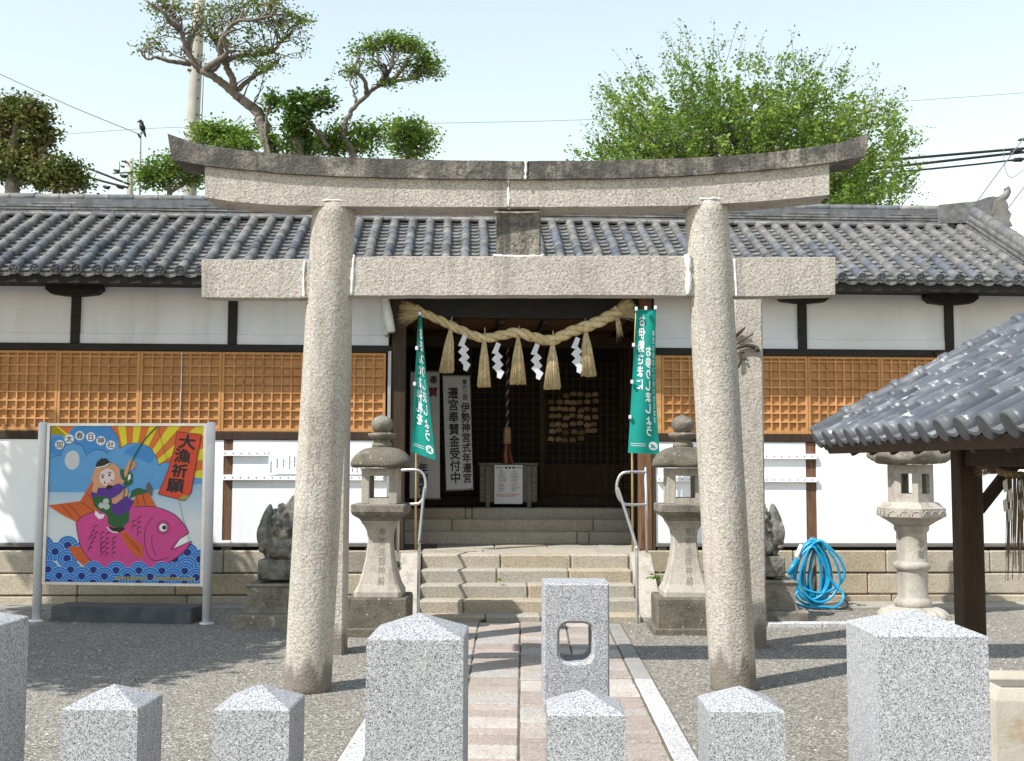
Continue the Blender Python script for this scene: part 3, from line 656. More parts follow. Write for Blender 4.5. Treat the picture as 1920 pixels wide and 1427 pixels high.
# inscription on the left pillar
def on_pillar(x, y, h=0, py0=772, py1=1000, nch=10):
    py = py0+(-y)*(py1-py0)/nch; c0 = at(600, py, 8.33); q = (c0.z-PL.z)/(PLT.z-PL.z); c = PL.lerp(PLT, q)
    a = -math.pi/2-.10+x*.105/.172; r_ = .1745+h
    return (c.x+r_*math.cos(a), c.y+r_*math.sin(a), c0.z)
chars('元禄元同子歳十一月明', on_pillar, M_CARVESHADE2, pl)
ktab = [(314, 250, 299), (345, 261, 303), (385, 272, 310), (470, 283, 319), (583, 292, 328), (780, 299, 334), (975, 302, 336), (1150, 300.5, 334), (1292, 296, 328.5), (1430, 287, 318.5), (1540, 272.5, 307), (1590, 263, 299), (1630, 249, 291)]
def smooth_tab(tb, n=5):
    return [tuple(p) for p in cat_rom([Vector(t) for t in tb], n)]
def beam(tb, yf, yb, name, m_, cutl=0, cutr=0, drop=.0, top_in=.0):
    rg = []; L_ = smooth_tab(tb); n = len(L_)
    for i, (px, ya, yb_) in enumerate(L_):
        Yf = TY_(px)+yf; a = at(px, ya, Yf); c = at(px, yb_, Yf)
        w1 = noise.noise((px*.02, 3, 1))*.004; w2 = noise.noise((px*.02, 9, 4))*.004
        sh = cutl*max(0, 1-i/3)+(-cutr*max(0, 1-(n-1-i)/3))
        rg.append([(a.x, Yf+top_in, a.z+w1), (c.x+sh, Yf, c.z+w2), (c.x+sh, Yf+yb-yf, c.z+w2), (a.x, Yf+yb-yf-top_in, a.z+w1), (a.x, (Yf+Yf+yb-yf)/2, a.z+w1+.02)])
    o_ = MB().rings(rg, smooth=False).build(name, m_, tor); return o_
k1 = [t for t in ktab if t[0] <= 975]+[(983, 302, 336)]; k2 = [(989, 302, 336)]+[t for t in ktab if t[0] > 1000]
beam(k1, -.19, .19, 'top_beam', M_OLDDARK, cutl=.03); beam(k2, -.19, .19, 'top_beam', M_OLDDARK, cutr=.03)
s1 = [(384, 310.5, 370), (470, 319.5, 381), (583, 328.5, 386), (780, 334.5, 387.5), (951, 336.5, 388)]
s2 = [(956, 336.5, 388), (1150, 334.5, 387), (1292, 329, 384.5), (1430, 319, 377), (1555, 305.5, 365)]
beam(s1, -.155, .155, 'under_beam', M_OLDGRAN); beam(s2, -.155, .155, 'under_beam', M_OLDGRAN)
# tie beam (three lengths, let into the pillars) and central strut
def tie(tb): return beam(tb, -.09, .09, 'tie_beam', M_OLDGRAN)
tie([(378, 487, 557), (470, 488, 558), (600, 486, 558.5)]); tie([(640, 483, 554), (780, 481.5, 553.5), (975, 481, 553), (1150, 480.5, 553), (1310, 481, 554)]); tie([(1345, 484, 556), (1450, 483.5, 554.5), (1566, 482.5, 552.5)])
a = at(931, 400, TY_(970)-.075); b_ = at(1014, 479, TY_(970)-.075)
MB().cbox(a.x, b_.x, TY_(970)-.075, TY_(970)+.075, b_.z-.01, a.z+.03, .012).build('central_strut', M_OLDDARK, tor)
# white mortar in the joints
def smear(pts, yoff, r0=.008, sd_=0):
    r_ = random.Random(sd_); P = [at(px, py, TY_(px)+yoff) for px, py in pts]; P = cat_rom(P, 6)
    MB().tube(P, [r0*r_.uniform(.55, 1.5) for _ in P], 6).build('mortar_joint', M_MORTAR, tor)
smear([(986, 302), (986, 318), (985, 336)], -.19, .010, 1); smear([(953.5, 338), (953, 362), (953.5, 387)], -.155, .008, 2)
smear([(571, 489), (569, 520), (570, 558)], -.095, .009, 3); smear([(664, 478), (661, 510), (659, 553)], -.093, .011, 4)
smear([(1288, 477), (1291, 505), (1290, 553)], -.093, .020, 5); smear([(1377, 486), (1379, 520), (1381, 556)], -.092, .008, 6)
smear([(925, 479), (970, 481), (1019, 479)], -.078, .011, 7); smear([(926, 397), (970, 398), (1014, 397)], -.078, .007, 8)
for T_, sd_ in ((PLT, 9), (PRT, 10)):
    r_ = random.Random(sd_); P = [(T_.x+.166*math.cos(a), T_.y+.166*math.sin(a), T_.z-.006+r_.uniform(-.003, .003)) for a in [math.pi*1.12+math.pi*.72*i/18 for i in range(19)]]
    MB().tube(P, [.008*r_.uniform(.5, 1.4) for _ in P], 6).build('mortar_joint', M_MORTAR, tor)

# ------------------------------------------------------------------ square stone poles behind the torii
for nm, p0, yf, ztop, lab in (('l', 606, 10.02, 3.20, 'square granite pole close behind the left torii pillar'), ('r', 1380, 10.5, 3.26, 'square granite pole with rusty iron hooks behind the right torii pillar')):
    xa = at(p0, 900, yf).x; wdt = .268
    if nm == 'l': xb = at(648, 900, yf).x; xa = xb-wdt
    else: xb = xa+wdt
    e = empty('stone_pole', ((xa+xb)/2, yf+.12, 0), lab, 'stone pole', 'banner poles behind the torii')
    MB().cbox(xa, xb, yf, yf+.25, -.05, ztop, .016).build('shaft', M_LANTPALE if False else M_OLDGRAN, e)
    if nm == 'r':
        def ap(px, py, dy=-.03): return at(px, py, yf+dy)
        MB().tube(cat_rom([ap(1378, 655), ap(1392, 649), (ap(1405, 648)), ap(1418, 652), ap(1421, 657, -.06)], 4), [.012, .014, .016, .018, .019, .019, .019, .019, .019, .02, .02, .02, .02, .02, .021, .022, .022], 6).build('iron_hook', M_IRON, e)
        MB().tube([ap(1380, 646), ap(1412, 626, -.08)], .008, 6).build('iron_rod', M_IRON, e)
        MB().tube([ap(1378, 632), ap(1388, 622), ap(1397, 614, -.06)], [.022, .018, .008], 6).build('iron_rod', M_IRON, e)
        MB().tube([ap(1384, 662), ap(1390, 660), ap(1395, 661)], .008, 6).tube([ap(1386, 662), ap(1388, 680), ap(1384, 690)], [.016, .016, .008], 6).tube([ap(1393, 672), ap(1398, 672)], .011, 6).build('iron_bracket', M_IRON, e)

# ------------------------------------------------------------------ new granite posts along the street
def bollard(xl, w_, zt, pyr, Y, lab, rot=0, nm='granite_post'):
    cx, cy = xl+w_/2, Y+w_/2; b = .006; h = w_/2
    mb = MB(); R = []
    for q, z in ((h-b, -.1), (h, -.09), (h, zt-b*.7), (h-b*.8, zt)):
        R.append([(sx*q, sy*q, z) for sx, sy in ((-1, -1), (1, -1), (1, 1), (-1, 1))])
    mb.rings(R, cap=False); i0 = len(mb.v)-4; mb.v.append((0, 0, zt+pyr)); ap_ = len(mb.v)-1
    for k in range(4): mb.f.append([i0+k, i0+(k+1) % 4, ap_]); mb.m.append(0); mb.sm.append(False)
    mb.f.append([0, 1, 2, 3]); mb.m.append(0); mb.sm.append(False)
    return mb.build(nm, M_NEWGRAN, None, A=Matrix.Translation((cx, cy, 0)) @ Matrix.Rotation(rot, 4, 'Z'), label=lab, cat='stone post', group='granite posts along the street front')
BY = 3.8
def fx(px, py=1200): return at(px, py, BY).x
def fz(py, px=960): return at(px, py, BY).z
bollard(fx(-39)-.376, .376, fz(1184, 20), .066, BY, 'large pale granite post cut off by the left edge of the picture')
bollard(fx(120), fx(262)-fx(120), fz(1329, 190), .058, BY, 'small pyramid topped granite post, first from the left edge')
bollard(fx(402), fx(545)-fx(402), fz(1330, 473), .058, BY, 'small pyramid topped granite post in front of the left torii pillar')
bollard(fx(687), fx(869)-fx(687), fz(1198, 780), .066, BY, 'large granite post left of the paved path, nearest the holed post')
bollard(fx(1026), fx(1172)-fx(1026), fz(1340, 1100), .058, BY, 'small granite post directly in front of the post with the square hole')
bollard(fx(1328), fx(1470)-fx(1328), fz(1333, 1400), .058, BY, 'small granite post in front of the right torii pillar')
bollard(fx(1645), fx(1853)-fx(1645), fz(1192, 1750), .066, BY, 'large granite post at the right in front of the blue hose')
# post with a hole
HY = 5.1; xa, xb = at(1019, 1200, HY).x, at(1143, 1200, HY).x; zt = at(1080, 1094, HY).z; w_ = xb-xa
def rrect(x0, x1, z0, z1, r, n=5):
    out = []
    for cx, cz, a0 in ((x1-r, z1-r, 0), (x0+r, z1-r, 90), (x0+r, z0+r, 180), (x1-r, z0+r, 270)):
        for i in range(n+1): a = rad(a0+90*i/n); out.append((cx+r*math.cos(a), cz+r*math.sin(a)))
    return out
ha, hb = at(1046, 1200, HY).x-(xa+xb)/2, at(1114, 1200, HY).x-(xa+xb)/2; h0, h1 = at(1080, 1246, HY).z, at(1080, 1166, HY).z
inr = rrect(ha+.008, hb-.008, h0+.008, h1-.008, .042); ino = rrect(ha-.004, hb+.004, h0-.004, h1+.004, .054)
N_ = len(inr); mb = MB(); D = .24
def outer(n_, q):
    out = []
    for x, z in ino:                                   # project the hole outline radially on the post's face outline
        cx, cz = (ha+hb)/2, (h0+h1)/2; dx, dz = x-cx, z-cz; t = 1e9
        if dx > 1e-9: t = min(t, (w_/2-q-cx)/dx)
        if dx < -1e-9: t = min(t, (-w_/2+q-cx)/dx)
        if dz > 1e-9: t = min(t, (zt-q-cz)/dz)
        if dz < -1e-9: t = min(t, (-.1-cz)/dz)
        out.append((cx+dx*t, cz+dz*t))
    for cxn, czn in ((w_/2-q, zt-q), (-w_/2+q, zt-q), (-w_/2+q, -.1), (w_/2-q, -.1)):
        j = min(range(N_), key=lambda i: (out[i][0]-cxn)**2+(out[i][1]-czn)**2); out[j] = (cxn, czn)
    return out
o1 = outer(N_, .008); o2 = outer(N_, 0)
L3 = lambda lp_, y: [(x, y, z) for x, z in lp_]
mb.rings([L3(inr, D/2), L3(inr, .016), L3(ino, 0), L3(o1, 0), L3(o2, .008), L3(o2, D-.008), L3(o1, D), L3(ino, D), L3(inr, D-.016), L3(inr, D/2)], cap=False)
mb.build('holed_granite_post', M_NEWGRAN, None, A=Matrix.Translation(((xa+xb)/2, HY, 0)) @ Matrix.Rotation(rad(1.6), 4, 'Z'), label='granite post with a rounded square hole standing on the path', cat='stone post')

# ------------------------------------------------------------------ front stone lanterns
def sq(c, h, z, r=0.0): return [(c[0]-h, c[1]-h, z), (c[0]+h, c[1]-h, z), (c[0]+h, c[1]+h, z), (c[0]-h, c[1]+h, z)]
def sqs(c, prof, b=.10):                                # square lathe with cut corners
    rg = []
    for h, z in prof:
        k = h*b; rg.append([(c[0]+x, c[1]+y, z) for x, y in ((-h+k, -h), (h-k, -h), (h, -h+k), (h, h-k), (h-k, h), (-h+k, h), (-h, h-k), (-h, -h+k))])
    return MB().rings(rg)
def lantern(cxpx, Yc, lab, ins, dz=0):
    cx = at(cxpx, 900, Yc).x; c = (cx, Yc); Z = lambda py: at(cxpx, py, Yc).z+dz
    e = empty('stone_lantern', (cx, Yc, 0), lab, 'stone lantern', 'stone lanterns flanking the steps')
    k = Yc/FPX
    sqs(c, [(63*k, -.05), (63*k, Z(1172)), (61*k, Z(1170))], .04).build('lower_base', M_MOSSY, e)
    sqs(c, [(55*k, Z(1170.5)), (55.5*k, Z(1125)), (55*k, Z(1118)), (53*k, Z(1115.5))], .03).build('base_block', M_MOSSY, e)
    post = sqs(c, [(43*k, Z(1115)), (43*k, Z(1106)), (36*k, Z(1092)), (30*k, Z(1070)), (25*k, Z(1045)), (22*k, Z(1018)), (22*k, Z(1005)), (24*k, Z(993)), (29*k, Z(983)), (33*k, Z(978)), (33*k, Z(975))], .12).build('post', M_LANTPALE, e)
    if ins:
        def fn(x, y, h0=0):
            py = 988+(-y)*(1094-988)/6; z = Z(py); h = tab([(988, 27), (1000, 22.3), (1020, 22), (1045, 25), (1070, 30), (1094, 37)], py)[1]*k
            return (cx+.03+x*.075, Yc-h-.002, z)
        chars(ins, fn, M_CARVESHADE2, post)
    sqs(c, [(33*k, Z(975.5)), (36*k, Z(971)), (47*k, Z(964)), (49*k, Z(959)), (50*k, Z(958)), (50*k, Z(946)), (48*k, Z(944))], .06).build('platform', M_LANT, e)
    # fire box: four corner piers with sills and heads, open windows
    mb = MB(); h = 33*k; t = 15*k; z0, z1 = Z(944), Z(878); s0, s1 = Z(933), Z(892)
    for sx in (-1, 1):
        for sy in (-1, 1): mb.cbox(min(cx+sx*h, cx+sx*(h-t)), max(cx+sx*h, cx+sx*(h-t)), min(Yc+sy*h, Yc+sy*(h-t)), max(Yc+sy*h, Yc+sy*(h-t)), z0, z1, .006)
    mb.box(cx-h+.003, cx+h-.003, Yc-h+.003, Yc+h-.003, z0, s0).box(cx-h+.003, cx+h-.003, Yc-h+.003, Yc+h-.003, s1, z1)
    mb.box(cx-h+.004, cx-h+t*.8, Yc-h+t, Yc+h-t, s0, s1); mb.box(cx+h-t*.8, cx+h-.004, Yc-h+t, Yc+h-t, s0, s1)
    mb.build('fire_box', M_LANTPALE, e)
    n = 32; rg = []
    for q, py in ((.5, 874), (.88, 877), (.985, 876), (1, 871), (.97, 864), (.88, 855), (.76, 847.5), (.6, 842), (.42, 839.5), (.3, 838)):
        r0 = 60*k*q; lp_ = []
        for j in range(n):
            a = 2*math.pi*j/n; sqz = 1+.10*(abs(math.sin(2*a))**2)*min(1, q*1.0)
            lp_.append((cx+r0*sqz*math.cos(a)*.95, Yc+r0*sqz*math.sin(a)*.95, Z(py)+.006*noise.noise((a*3, q*4, cx))+(.014*abs(math.sin(2*a))**2*(q > .9))))
        rg.append(lp_)
    MB().rings(rg, smooth=True).build('roof', M_MOSSY, e)
    MB().lathe([(15*k, Z(840)), (19*k, Z(838)), (19*k, Z(832)), (15*k, Z(828)), (15*k, Z(824))], 20, (cx, Yc, 0)).lathe([(15*k, Z(824.5)), (24*k, Z(821.5)), (27*k, Z(816)), (26.5*k, Z(813)), (18*k, Z(811.5))], 24, (cx, Yc, 0)).build('finial_ring', M_LANT, e)
    MB().lathe([(10*k, Z(812)), (16*k, Z(809)), (20*k, Z(802)), (21*k, Z(795)), (19*k, Z(788)), (14*k, Z(783)), (7*k, Z(780)), (1*k, Z(777.5))], 24, (cx, Yc, 0)).build('finial', M_LANT, e)
lantern(715.5, 11.36, 'mossy stone lantern left of the steps with carved lettering on its post', '奉寄進御神前')
lantern(1281, 11.62, 'mossy stone lantern right of the steps, partly behind the torii pillar', '奉寄進御神前')

# ------------------------------------------------------------------ tall round-shafted lantern on the right
RY = 12.85; cx = at(1709, 1000, RY).x; Z = lambda py: at(1709, py, RY).z; k = RY/FPX
e = empty('hexagonal_stone_lantern', (cx, RY, 0), 'pale hexagonal stone lantern with round shaft beside the blue hose', 'stone lantern')
def hexr(r, z, n=6, a0=rad(30)): return [(cx+r*math.cos(a0+2*math.pi*i/n), RY+r*math.sin(a0+2*math.pi*i/n), z) for i in range(n)]
mb = MB(); rg = []
for q, py in ((62, 1158), (60, 1150), (52, 1142), (38, 1137), (30, 1136)):
    rg.append([(cx+k*q*(1+.07*math.cos(16*a)*(q > 35))*math.cos(a), RY+k*q*(1+.07*math.cos(16*a)*(q > 35))*math.sin(a), max(Z(py), -.03)) for a in [2*math.pi*j/96 for j in range(96)]])
mb.rings(rg, smooth=True).build('lotus_base', M_LANTPALE, e)
sh_ = MB().lathe([(30*k, Z(1138)), (33*k, Z(1136)), (33*k, Z(1126)), (29*k, Z(1122)), (27*k, Z(1118)), (27*k, Z(1072)), (28*k, Z(1068)), (32*k, Z(1065)), (32.5*k, Z(1060)), (32*k, Z(1056)), (28*k, Z(1053)), (27*k, Z(1051)), (27*k, Z(999)), (28*k, Z(997)), (31*k, Z(993)), (31.5*k, Z(988)), (30*k, Z(984))], 32, (cx, RY, 0)).build('shaft', M_LANTPALE, e)
chars('奉献', lambda x, y, h: (cx+27.3*k*math.cos(-1.25+x*.55), RY+27.3*k*math.sin(-1.25+x*.55), Z(1010+(-y)*18)), M_CARVESHADE2, sh_)
MB().rings([hexr(31*k, Z(986)), hexr(44*k, Z(977)), hexr(53*k, Z(972)), hexr(57*k, Z(969)), hexr(62*k, Z(968)), hexr(62*k, Z(952)), hexr(58*k, Z(950)), hexr(54*k, Z(946)), hexr(48*k, Z(941))]).build('platform', M_LANTPALE, e)
pt = MB()                                              # lotus relief on the platform's faces
for i in range(6):
    A_, B_ = Vector(hexr(62.3*k, 0)[i]), Vector(hexr(62.3*k, 0)[(i+1) % 6])
    for j in range(3):
        P = [A_.lerp(B_, (j+.5+.40*math.cos(t_))/3)+Vector((0, 0, Z(966)+.055*math.sin(t_))) for t_ in [math.pi*s_/8 for s_ in range(9)]]
        pt.tube(P, .006, 5)
pt.build('petal_relief', M_LANTPALE, e)
mb = MB(); R_ = 41*k
for i in range(6):
    A_, B_ = Vector(hexr(R_, 0)[i]), Vector(hexr(R_, 0)[(i+1) % 6]); nrm = ((A_+B_)/2-Vector((cx, RY, 0))).normalized(); opn = i in (3, 4, 0, 1)
    def wall(u0, u1, z0, z1, th=.045):
        p, q = A_.lerp(B_, u0), A_.lerp(B_, u1); p2, q2 = p-nrm*th, q-nrm*th
        mb.add([(v.x, v.y, z) for z in (z0, z1) for v in (p, q, q2, p2)], [(0, 1, 2, 3), (4, 5, 6, 7), (0, 1, 5, 4), (1, 2, 6, 5), (2, 3, 7, 6), (3, 0, 4, 7)])
    if opn: wall(0, .26, Z(941), Z(872)); wall(.74, 1, Z(941), Z(872)); wall(.26, .74, Z(941), Z(925)); wall(.26, .74, Z(888), Z(872))
    else: wall(0, 1, Z(941), Z(872))
mb.rings([hexr(R_*.98, Z(942)), hexr(R_*.98, Z(938))]).rings([hexr(R_*.98, Z(876)), hexr(R_*.98, Z(871))]).build('fire_box', M_LANTPALE, e)
rg = []; n = 72
for q, py in ((.55, 870), (.9, 868), (1.0, 862), (.98, 852), (.82, 838), (.6, 822), (.4, 808), (.26, 800)):
    lp_ = []
    for j in range(n):
        a = 2*math.pi*j/n; c6 = abs(math.cos(3*(a-rad(30)))); r_ = 76*k*q*(.9+.14*c6**3)
        lp_.append((cx+r_*math.cos(a), RY+r_*math.sin(a), Z(py)+.05*c6**4*(q > .8)+.02*noise.noise((a*6, q*9, 2))))
    rg.append(lp_)
MB().rings(rg, smooth=True).build('roof', M_LANT, e)
MB().lathe([(17*k, Z(803)), (22*k, Z(797)), (15*k, Z(792)), (18*k, Z(784)), (19*k, Z(777)), (14*k, Z(768)), (2*k, Z(760))], 20, (cx, RY, 0)).build('finial', M_LANT, e)

# ------------------------------------------------------------------ guardian lion-dogs
def blobs(parts, voxel, name):
    bm_ = bmesh.new()
    for c, r, rot in parts:
        M4 = Matrix.Translation(c) @ (Matrix.Rotation(rot[0], 4, rot[1]) if rot else I4) @ Matrix.Diagonal((*r, 1))
        bmesh.ops.create_icosphere(bm_, subdivisions=3, radius=1, matrix=M4)
    me = bpy.data.meshes.new(name); bm_.to_mesh(me); bm_.free()
    o_ = bpy.data.objects.new(name, me); COL.objects.link(o_)
    md = o_.modifiers.new('r', 'REMESH'); md.mode = 'VOXEL'; md.voxel_size = voxel
    dg = bpy.context.evaluated_depsgraph_get(); ev = o_.evaluated_get(dg); m2 = bpy.data.meshes.new_from_object(ev)
    bpy.data.objects.remove(o_); bpy.data.meshes.remove(me)
    for v in m2.vertices:
        n_ = v.normal; s_ = noise.cell(v.co*16)*.006+abs(noise.noise(v.co*14))*.022; v.co += n_*(s_-.008)
    for p in m2.polygons: p.use_smooth = True
    m2.materials.clear(); m2.materials.append(M_KOMA); return m2
def lion(cpx, Yc, face, lab, dy, ch):
    """sitting beast, local +x is where it looks"""
    c = at(cpx, 1000, Yc); Z = lambda py: at(cpx, py+dy, Yc).z; k = Yc/FPX
    e = empty('guardian_lion_statue', (c.x, Yc, 0), lab, 'statue', 'pair of guardian lion-dogs')
    def blk(h, d_, z0, z1, name, m_, b): return MB().cbox(c.x-h, c.x+h, Yc-d_, Yc+d_, z0, z1, b).build(name, m_, e)
    blk(90*k, .36, -.06, Z(1144), 'lower_block', M_LANT, .02)
    ub = MB().rings([[(c.x+sx*h, Yc+sy*d_, z) for sx, sy in ((-1, -1), (1, -1), (1, 1), (-1, 1))] for h, d_, z in ((73*k, .30, Z(1143.5)), (68*k, .27, Z(1132)), (68*k, .27, Z(1098)), (72*k, .29, Z(1093)), (70*k, .28, Z(1090)))]).build('upper_block', M_LANT, e)
    if ch:
        px0 = c.x+ch[1]; chars(ch[0], lambda x, y, h: (px0+x*.19, Yc-.274-h, Z(1100)+y*.19), M_CARVESHADE, ub)
    for sx in (-1, 1):
        for sy in (-1, 1): MB().lathe([(.035, Z(1090.5)), (.05, Z(1086)), (.05, Z(1083))], 10, (c.x+sx*42*k, Yc+sy*.15, 0)).build('foot', M_KOMA, e)
    MB().cbox(c.x-53*k, c.x+53*k, Yc-.21, Yc+.21, Z(1084), Z(1047), .012).build('plinth', M_KOMA, e)
    z0 = Z(1048); f = face
    P = [((-.09*f, 0, .15), (.17, .15, .17), None), ((.02*f, 0, .27), (.155, .14, .2), (f*rad(25), 'Y')), ((.11*f, 0, .40), (.135, .14, .17), None),
         ((-.06*f, -.12, .11), (.15, .07, .12), None), ((-.06*f, .12, .11), (.15, .07, .12), None), ((.06*f, -.13, .035), (.09, .05, .04), None), ((.06*f, .13, .035), (.09, .05, .04), None),
         ((.19*f, -.08, .17), (.05, .05, .2), None), ((.19*f, .08, .17), (.05, .05, .2), None), ((.22*f, -.08, .035), (.08, .055, .04), None), ((.22*f, .08, .035), (.08, .055, .04), None),
         ((.17*f, 0, .56), (.14, .13, .13), None), ((.28*f, 0, .53), (.08, .095, .075), None), ((.27*f, 0, .475), (.07, .08, .035), None), ((.07*f, 0, .52), (.12, .155, .16), None),
         ((.17*f, -.11, .62), (.045, .025, .04), None), ((.17*f, .11, .62), (.045, .025, .04), None), ((.33*f, 0, .57), (.03, .045, .03), None)]
    P.append(((-.04*f, 0, .30), (.175, .16, .27), None))
    for i in range(46):                       # curls of the mane and back
        a = i*2.39996; v_ = (i+.5)/46; zc = .06+.52*v_; q = math.sqrt(max(.02, 1-((zc-.30)/.29)**2))
        P.append(((-.04*f+.175*q*math.cos(a)*.97, .16*q*math.sin(a)*.97, zc), (.036, .036, .036), None))
    P = [(Vector(q)+Vector((c.x, Yc, z0)), r, t) for q, r, t in P]
    put(bpy.data.objects.new('body', blobs(P, .014, 'body')), e)
    # upright flame-like tail
    mb = MB()
    for j in range(9):
        u = (j-4)/4; hh = .50-.12*abs(u)-.02*(j % 2)
        pts = [Vector((c.x-f*.215, Yc+u*.06, z0+.02)), Vector((c.x-f*(.24+.06*u), Yc-.08+.01*abs(u), z0+.16)), Vector((c.x-f*(.248+.07*u), Yc-.085+.02*abs(u), z0+.32)), Vector((c.x-f*(.225+.035*u), Yc-.01, z0+hh+.06))]
        pp = cat_rom(pts, 6); mb.tube(pp, [(.019+.012*math.sin(math.pi*min(1, i/len(pp)*1.15)))*(1-.75*(i/len(pp))**3) for i in range(len(pp))], 6)
    for j in range(7): mb.lathe([(.0, -.035), (.03, -.02), (.038, 0), (.03, .02), (0, .035)], 8, (c.x-f*(.29+.012*(j % 2)), Yc-.07+.023*j, z0+.10+.05*(j % 3)))
    tp_ = cat_rom([Vector((c.x-f*.20, Yc, z0+.0)), Vector((c.x-f*.24, Yc, z0+.14)), Vector((c.x-f*.252, Yc, z0+.30)), Vector((c.x-f*.245, Yc, z0+.44)), Vector((c.x-f*.225, Yc, z0+.57))], 6)
    mb.tube(tp_, [lerp(.06, .088, min(1, i/9)) if i < 14 else .088*max(.05, 1-((i-13)/12)**1.5) for i in range(len(tp_))], 14)
    mb.build('tail', M_KOMA, e)
lion(546, 11.85, 1, 'stone guardian lion-dog on carved pedestal behind the left torii pillar', 0, ('喬', -.13))
lion(1410, 12.45, -1, 'stone guardian lion-dog behind the right torii pillar near the hose', -6, None)

# ------------------------------------------------------------------ painted sign board
SLp, SRp = at(91, 945, 12.03), at(379, 945, 11.91)
zt, zb = at(240, 799, 11.97).z, at(240, 1092, 11.97).z
sx_ = Vector((SRp.x-SLp.x, SRp.y-SLp.y, 0)); sw = sx_.length; sx_.normalize(); sn = Vector((sx_.y, -sx_.x, 0))
def SP(u, z, h=0): return Vector((SLp.x, SLp.y, 0))+sx_*(u*sw)+sn*h+Vector((0, 0, z))
sg = empty('sign_board', SP(.5, 0), 'colourful sign board with a fisherman riding a pink sea bream', 'sign')
def sbox(u0, u1, z0, z1, h0, h1, name, m_, parent=None):
    return MB().rings([[SP(u0, z0, h0), SP(u1, z0, h0), SP(u1, z0, h1), SP(u0, z0, h1)], [SP(u0, z1, h0), SP(u1, z1, h0), SP(u1, z1, h1), SP(u0, z1, h1)]]).build(name, m_, parent or sg)
M_SKYP = bpy.data.materials.new('printed_sky'); M_SKYP.use_nodes = True
_t = M_SKYP.node_tree; _b = _t.nodes['Principled BSDF']; _g = _t.nodes.new('ShaderNodeNewGeometry'); _s = _t.nodes.new('ShaderNodeSeparateXYZ'); _r = _t.nodes.new('ShaderNodeValToRGB'); _m = _t.nodes.new('ShaderNodeMapRange')
_t.links.new(_g.outputs['Position'], _s.inputs[0]); _t.links.new(_s.outputs[2], _m.inputs[0]); _m.inputs[1].default_value = zb; _m.inputs[2].default_value = zt
_e = _r.color_ramp.elements; _e[0].position = .38; _e[0].color = (.62, .66, .68, 1); _e[1].position = .86; _e[1].color = (.05, .26, .60, 1); _q = _e.new(.6); _q.color = (.30, .46, .62, 1)
_t.links.new(_m.outputs[0], _r.inputs[0]); _t.links.new(_r.outputs[0], _b.inputs['Base Color']); _b.inputs['Roughness'].default_value = .35
pan = sbox(-.004, 1.004, zb-.004, zt+.004, -.02, 0, 'panel', M_SKYP)
for nm, a_ in (('frame_rail', (-.02, 1.02, zt+.002, zt+.03)), ('frame_rail', (-.02, 1.02, zb-.03, zb-.002))): sbox(*a_, -.03, .018, nm, M_STEEL)
for a_ in ((-.022, -.002), (1.002, 1.022)): sbox(*a_, zb-.03, zt+.03, -.031, .0185, 'frame_stile', M_STEEL)
for u, py in ((-.055, 1165), (1.045, 1170)):
    b0 = SP(u, 0, -.005); MB().lathe([(.047, -.03), (.047, zt+.02), (.044, zt+.035), (.02, zt+.045)], 20, (b0.x, b0.y, 0)).build('post', M_PAINTPO, sg)
    MB().lathe([(.075, -.02), (.075, .012), (.05, .016)], 20, (b0.x, b0.y, 0)).build('post_foot', M_PAINTPO, sg)
PAL = {}
def pc(nm, c): PAL[nm] = (len(PAL), flat('print_'+nm, c, .38))
for nm, c in (('orange', (.66, .16, .025)), ('yellow', (.74, .62, .025)), ('cloud', (.045, .24, .58)), ('cloud2', (.10, .32, .62)), ('white', (.78, .78, .78)), ('moon', (.55, .57, .60)), ('pink', (.58, .055, .25)), ('fin', (.58, .10, .02)), ('line', (.07, .01, .03)),
              ('green', (.012, .10, .028)), ('purple', (.085, .02, .26)), ('skin', (.60, .30, .17)), ('face', (.72, .58, .58)), ('black', (.012, .012, .015)), ('red', (.66, .06, .025)), ('wave', (.012, .15, .52)), ('wavel', (.30, .52, .75)), ('navy', (.008, .02, .16)), ('gold', (.35, .30, .05)), ('grey', (.10, .10, .11))): pc(nm, c)
art = MB()
def sp2(x, y, lv): return SP((x-50)/1285, lerp(zt, zb, (y-80)/1310), .0012+lv*.00032)
def clip(pts, x0=50, x1=1335, y0=80, y1=1390):
    for ax, lim, sg_ in ((0, x0, 1), (0, x1, -1), (1, y0, 1), (1, y1, -1)):
        out = []
        for i in range(len(pts)):
            p, q = pts[i-1], pts[i]; ip, iq = (p[ax]-lim)*sg_ >= 0, (q[ax]-lim)*sg_ >= 0
            if ip != iq:
                t = (lim-p[ax])/(q[ax]-p[ax]); out.append((lerp(p[0], q[0], t), lerp(p[1], q[1], t)))
            if iq: out.append(q)
        pts = out
        if len(pts) < 3: return []
    return pts
def pg(lv, col, pts, smooth=False):
    if smooth: pts = [(p.x, p.y) for p in cat_rom([Vector((x, y)) for x, y in pts], 6, closed=True)]
    pts = clip(list(pts))
    if len(pts) > 2: art.add([sp2(x, y, lv) for x, y in pts], [list(range(len(pts)))], PAL[col][0])
def disc(lv, col, x, y, rx, ry=None, n=24, a0=0, a1=2*math.pi):
    ry = ry or rx; pg(lv, col, [(x+rx*math.cos(a0+(a1-a0)*i/n), y+ry*math.sin(a0+(a1-a0)*i/n)) for i in range(n if a1-a0 > 6.2 else n+1)])
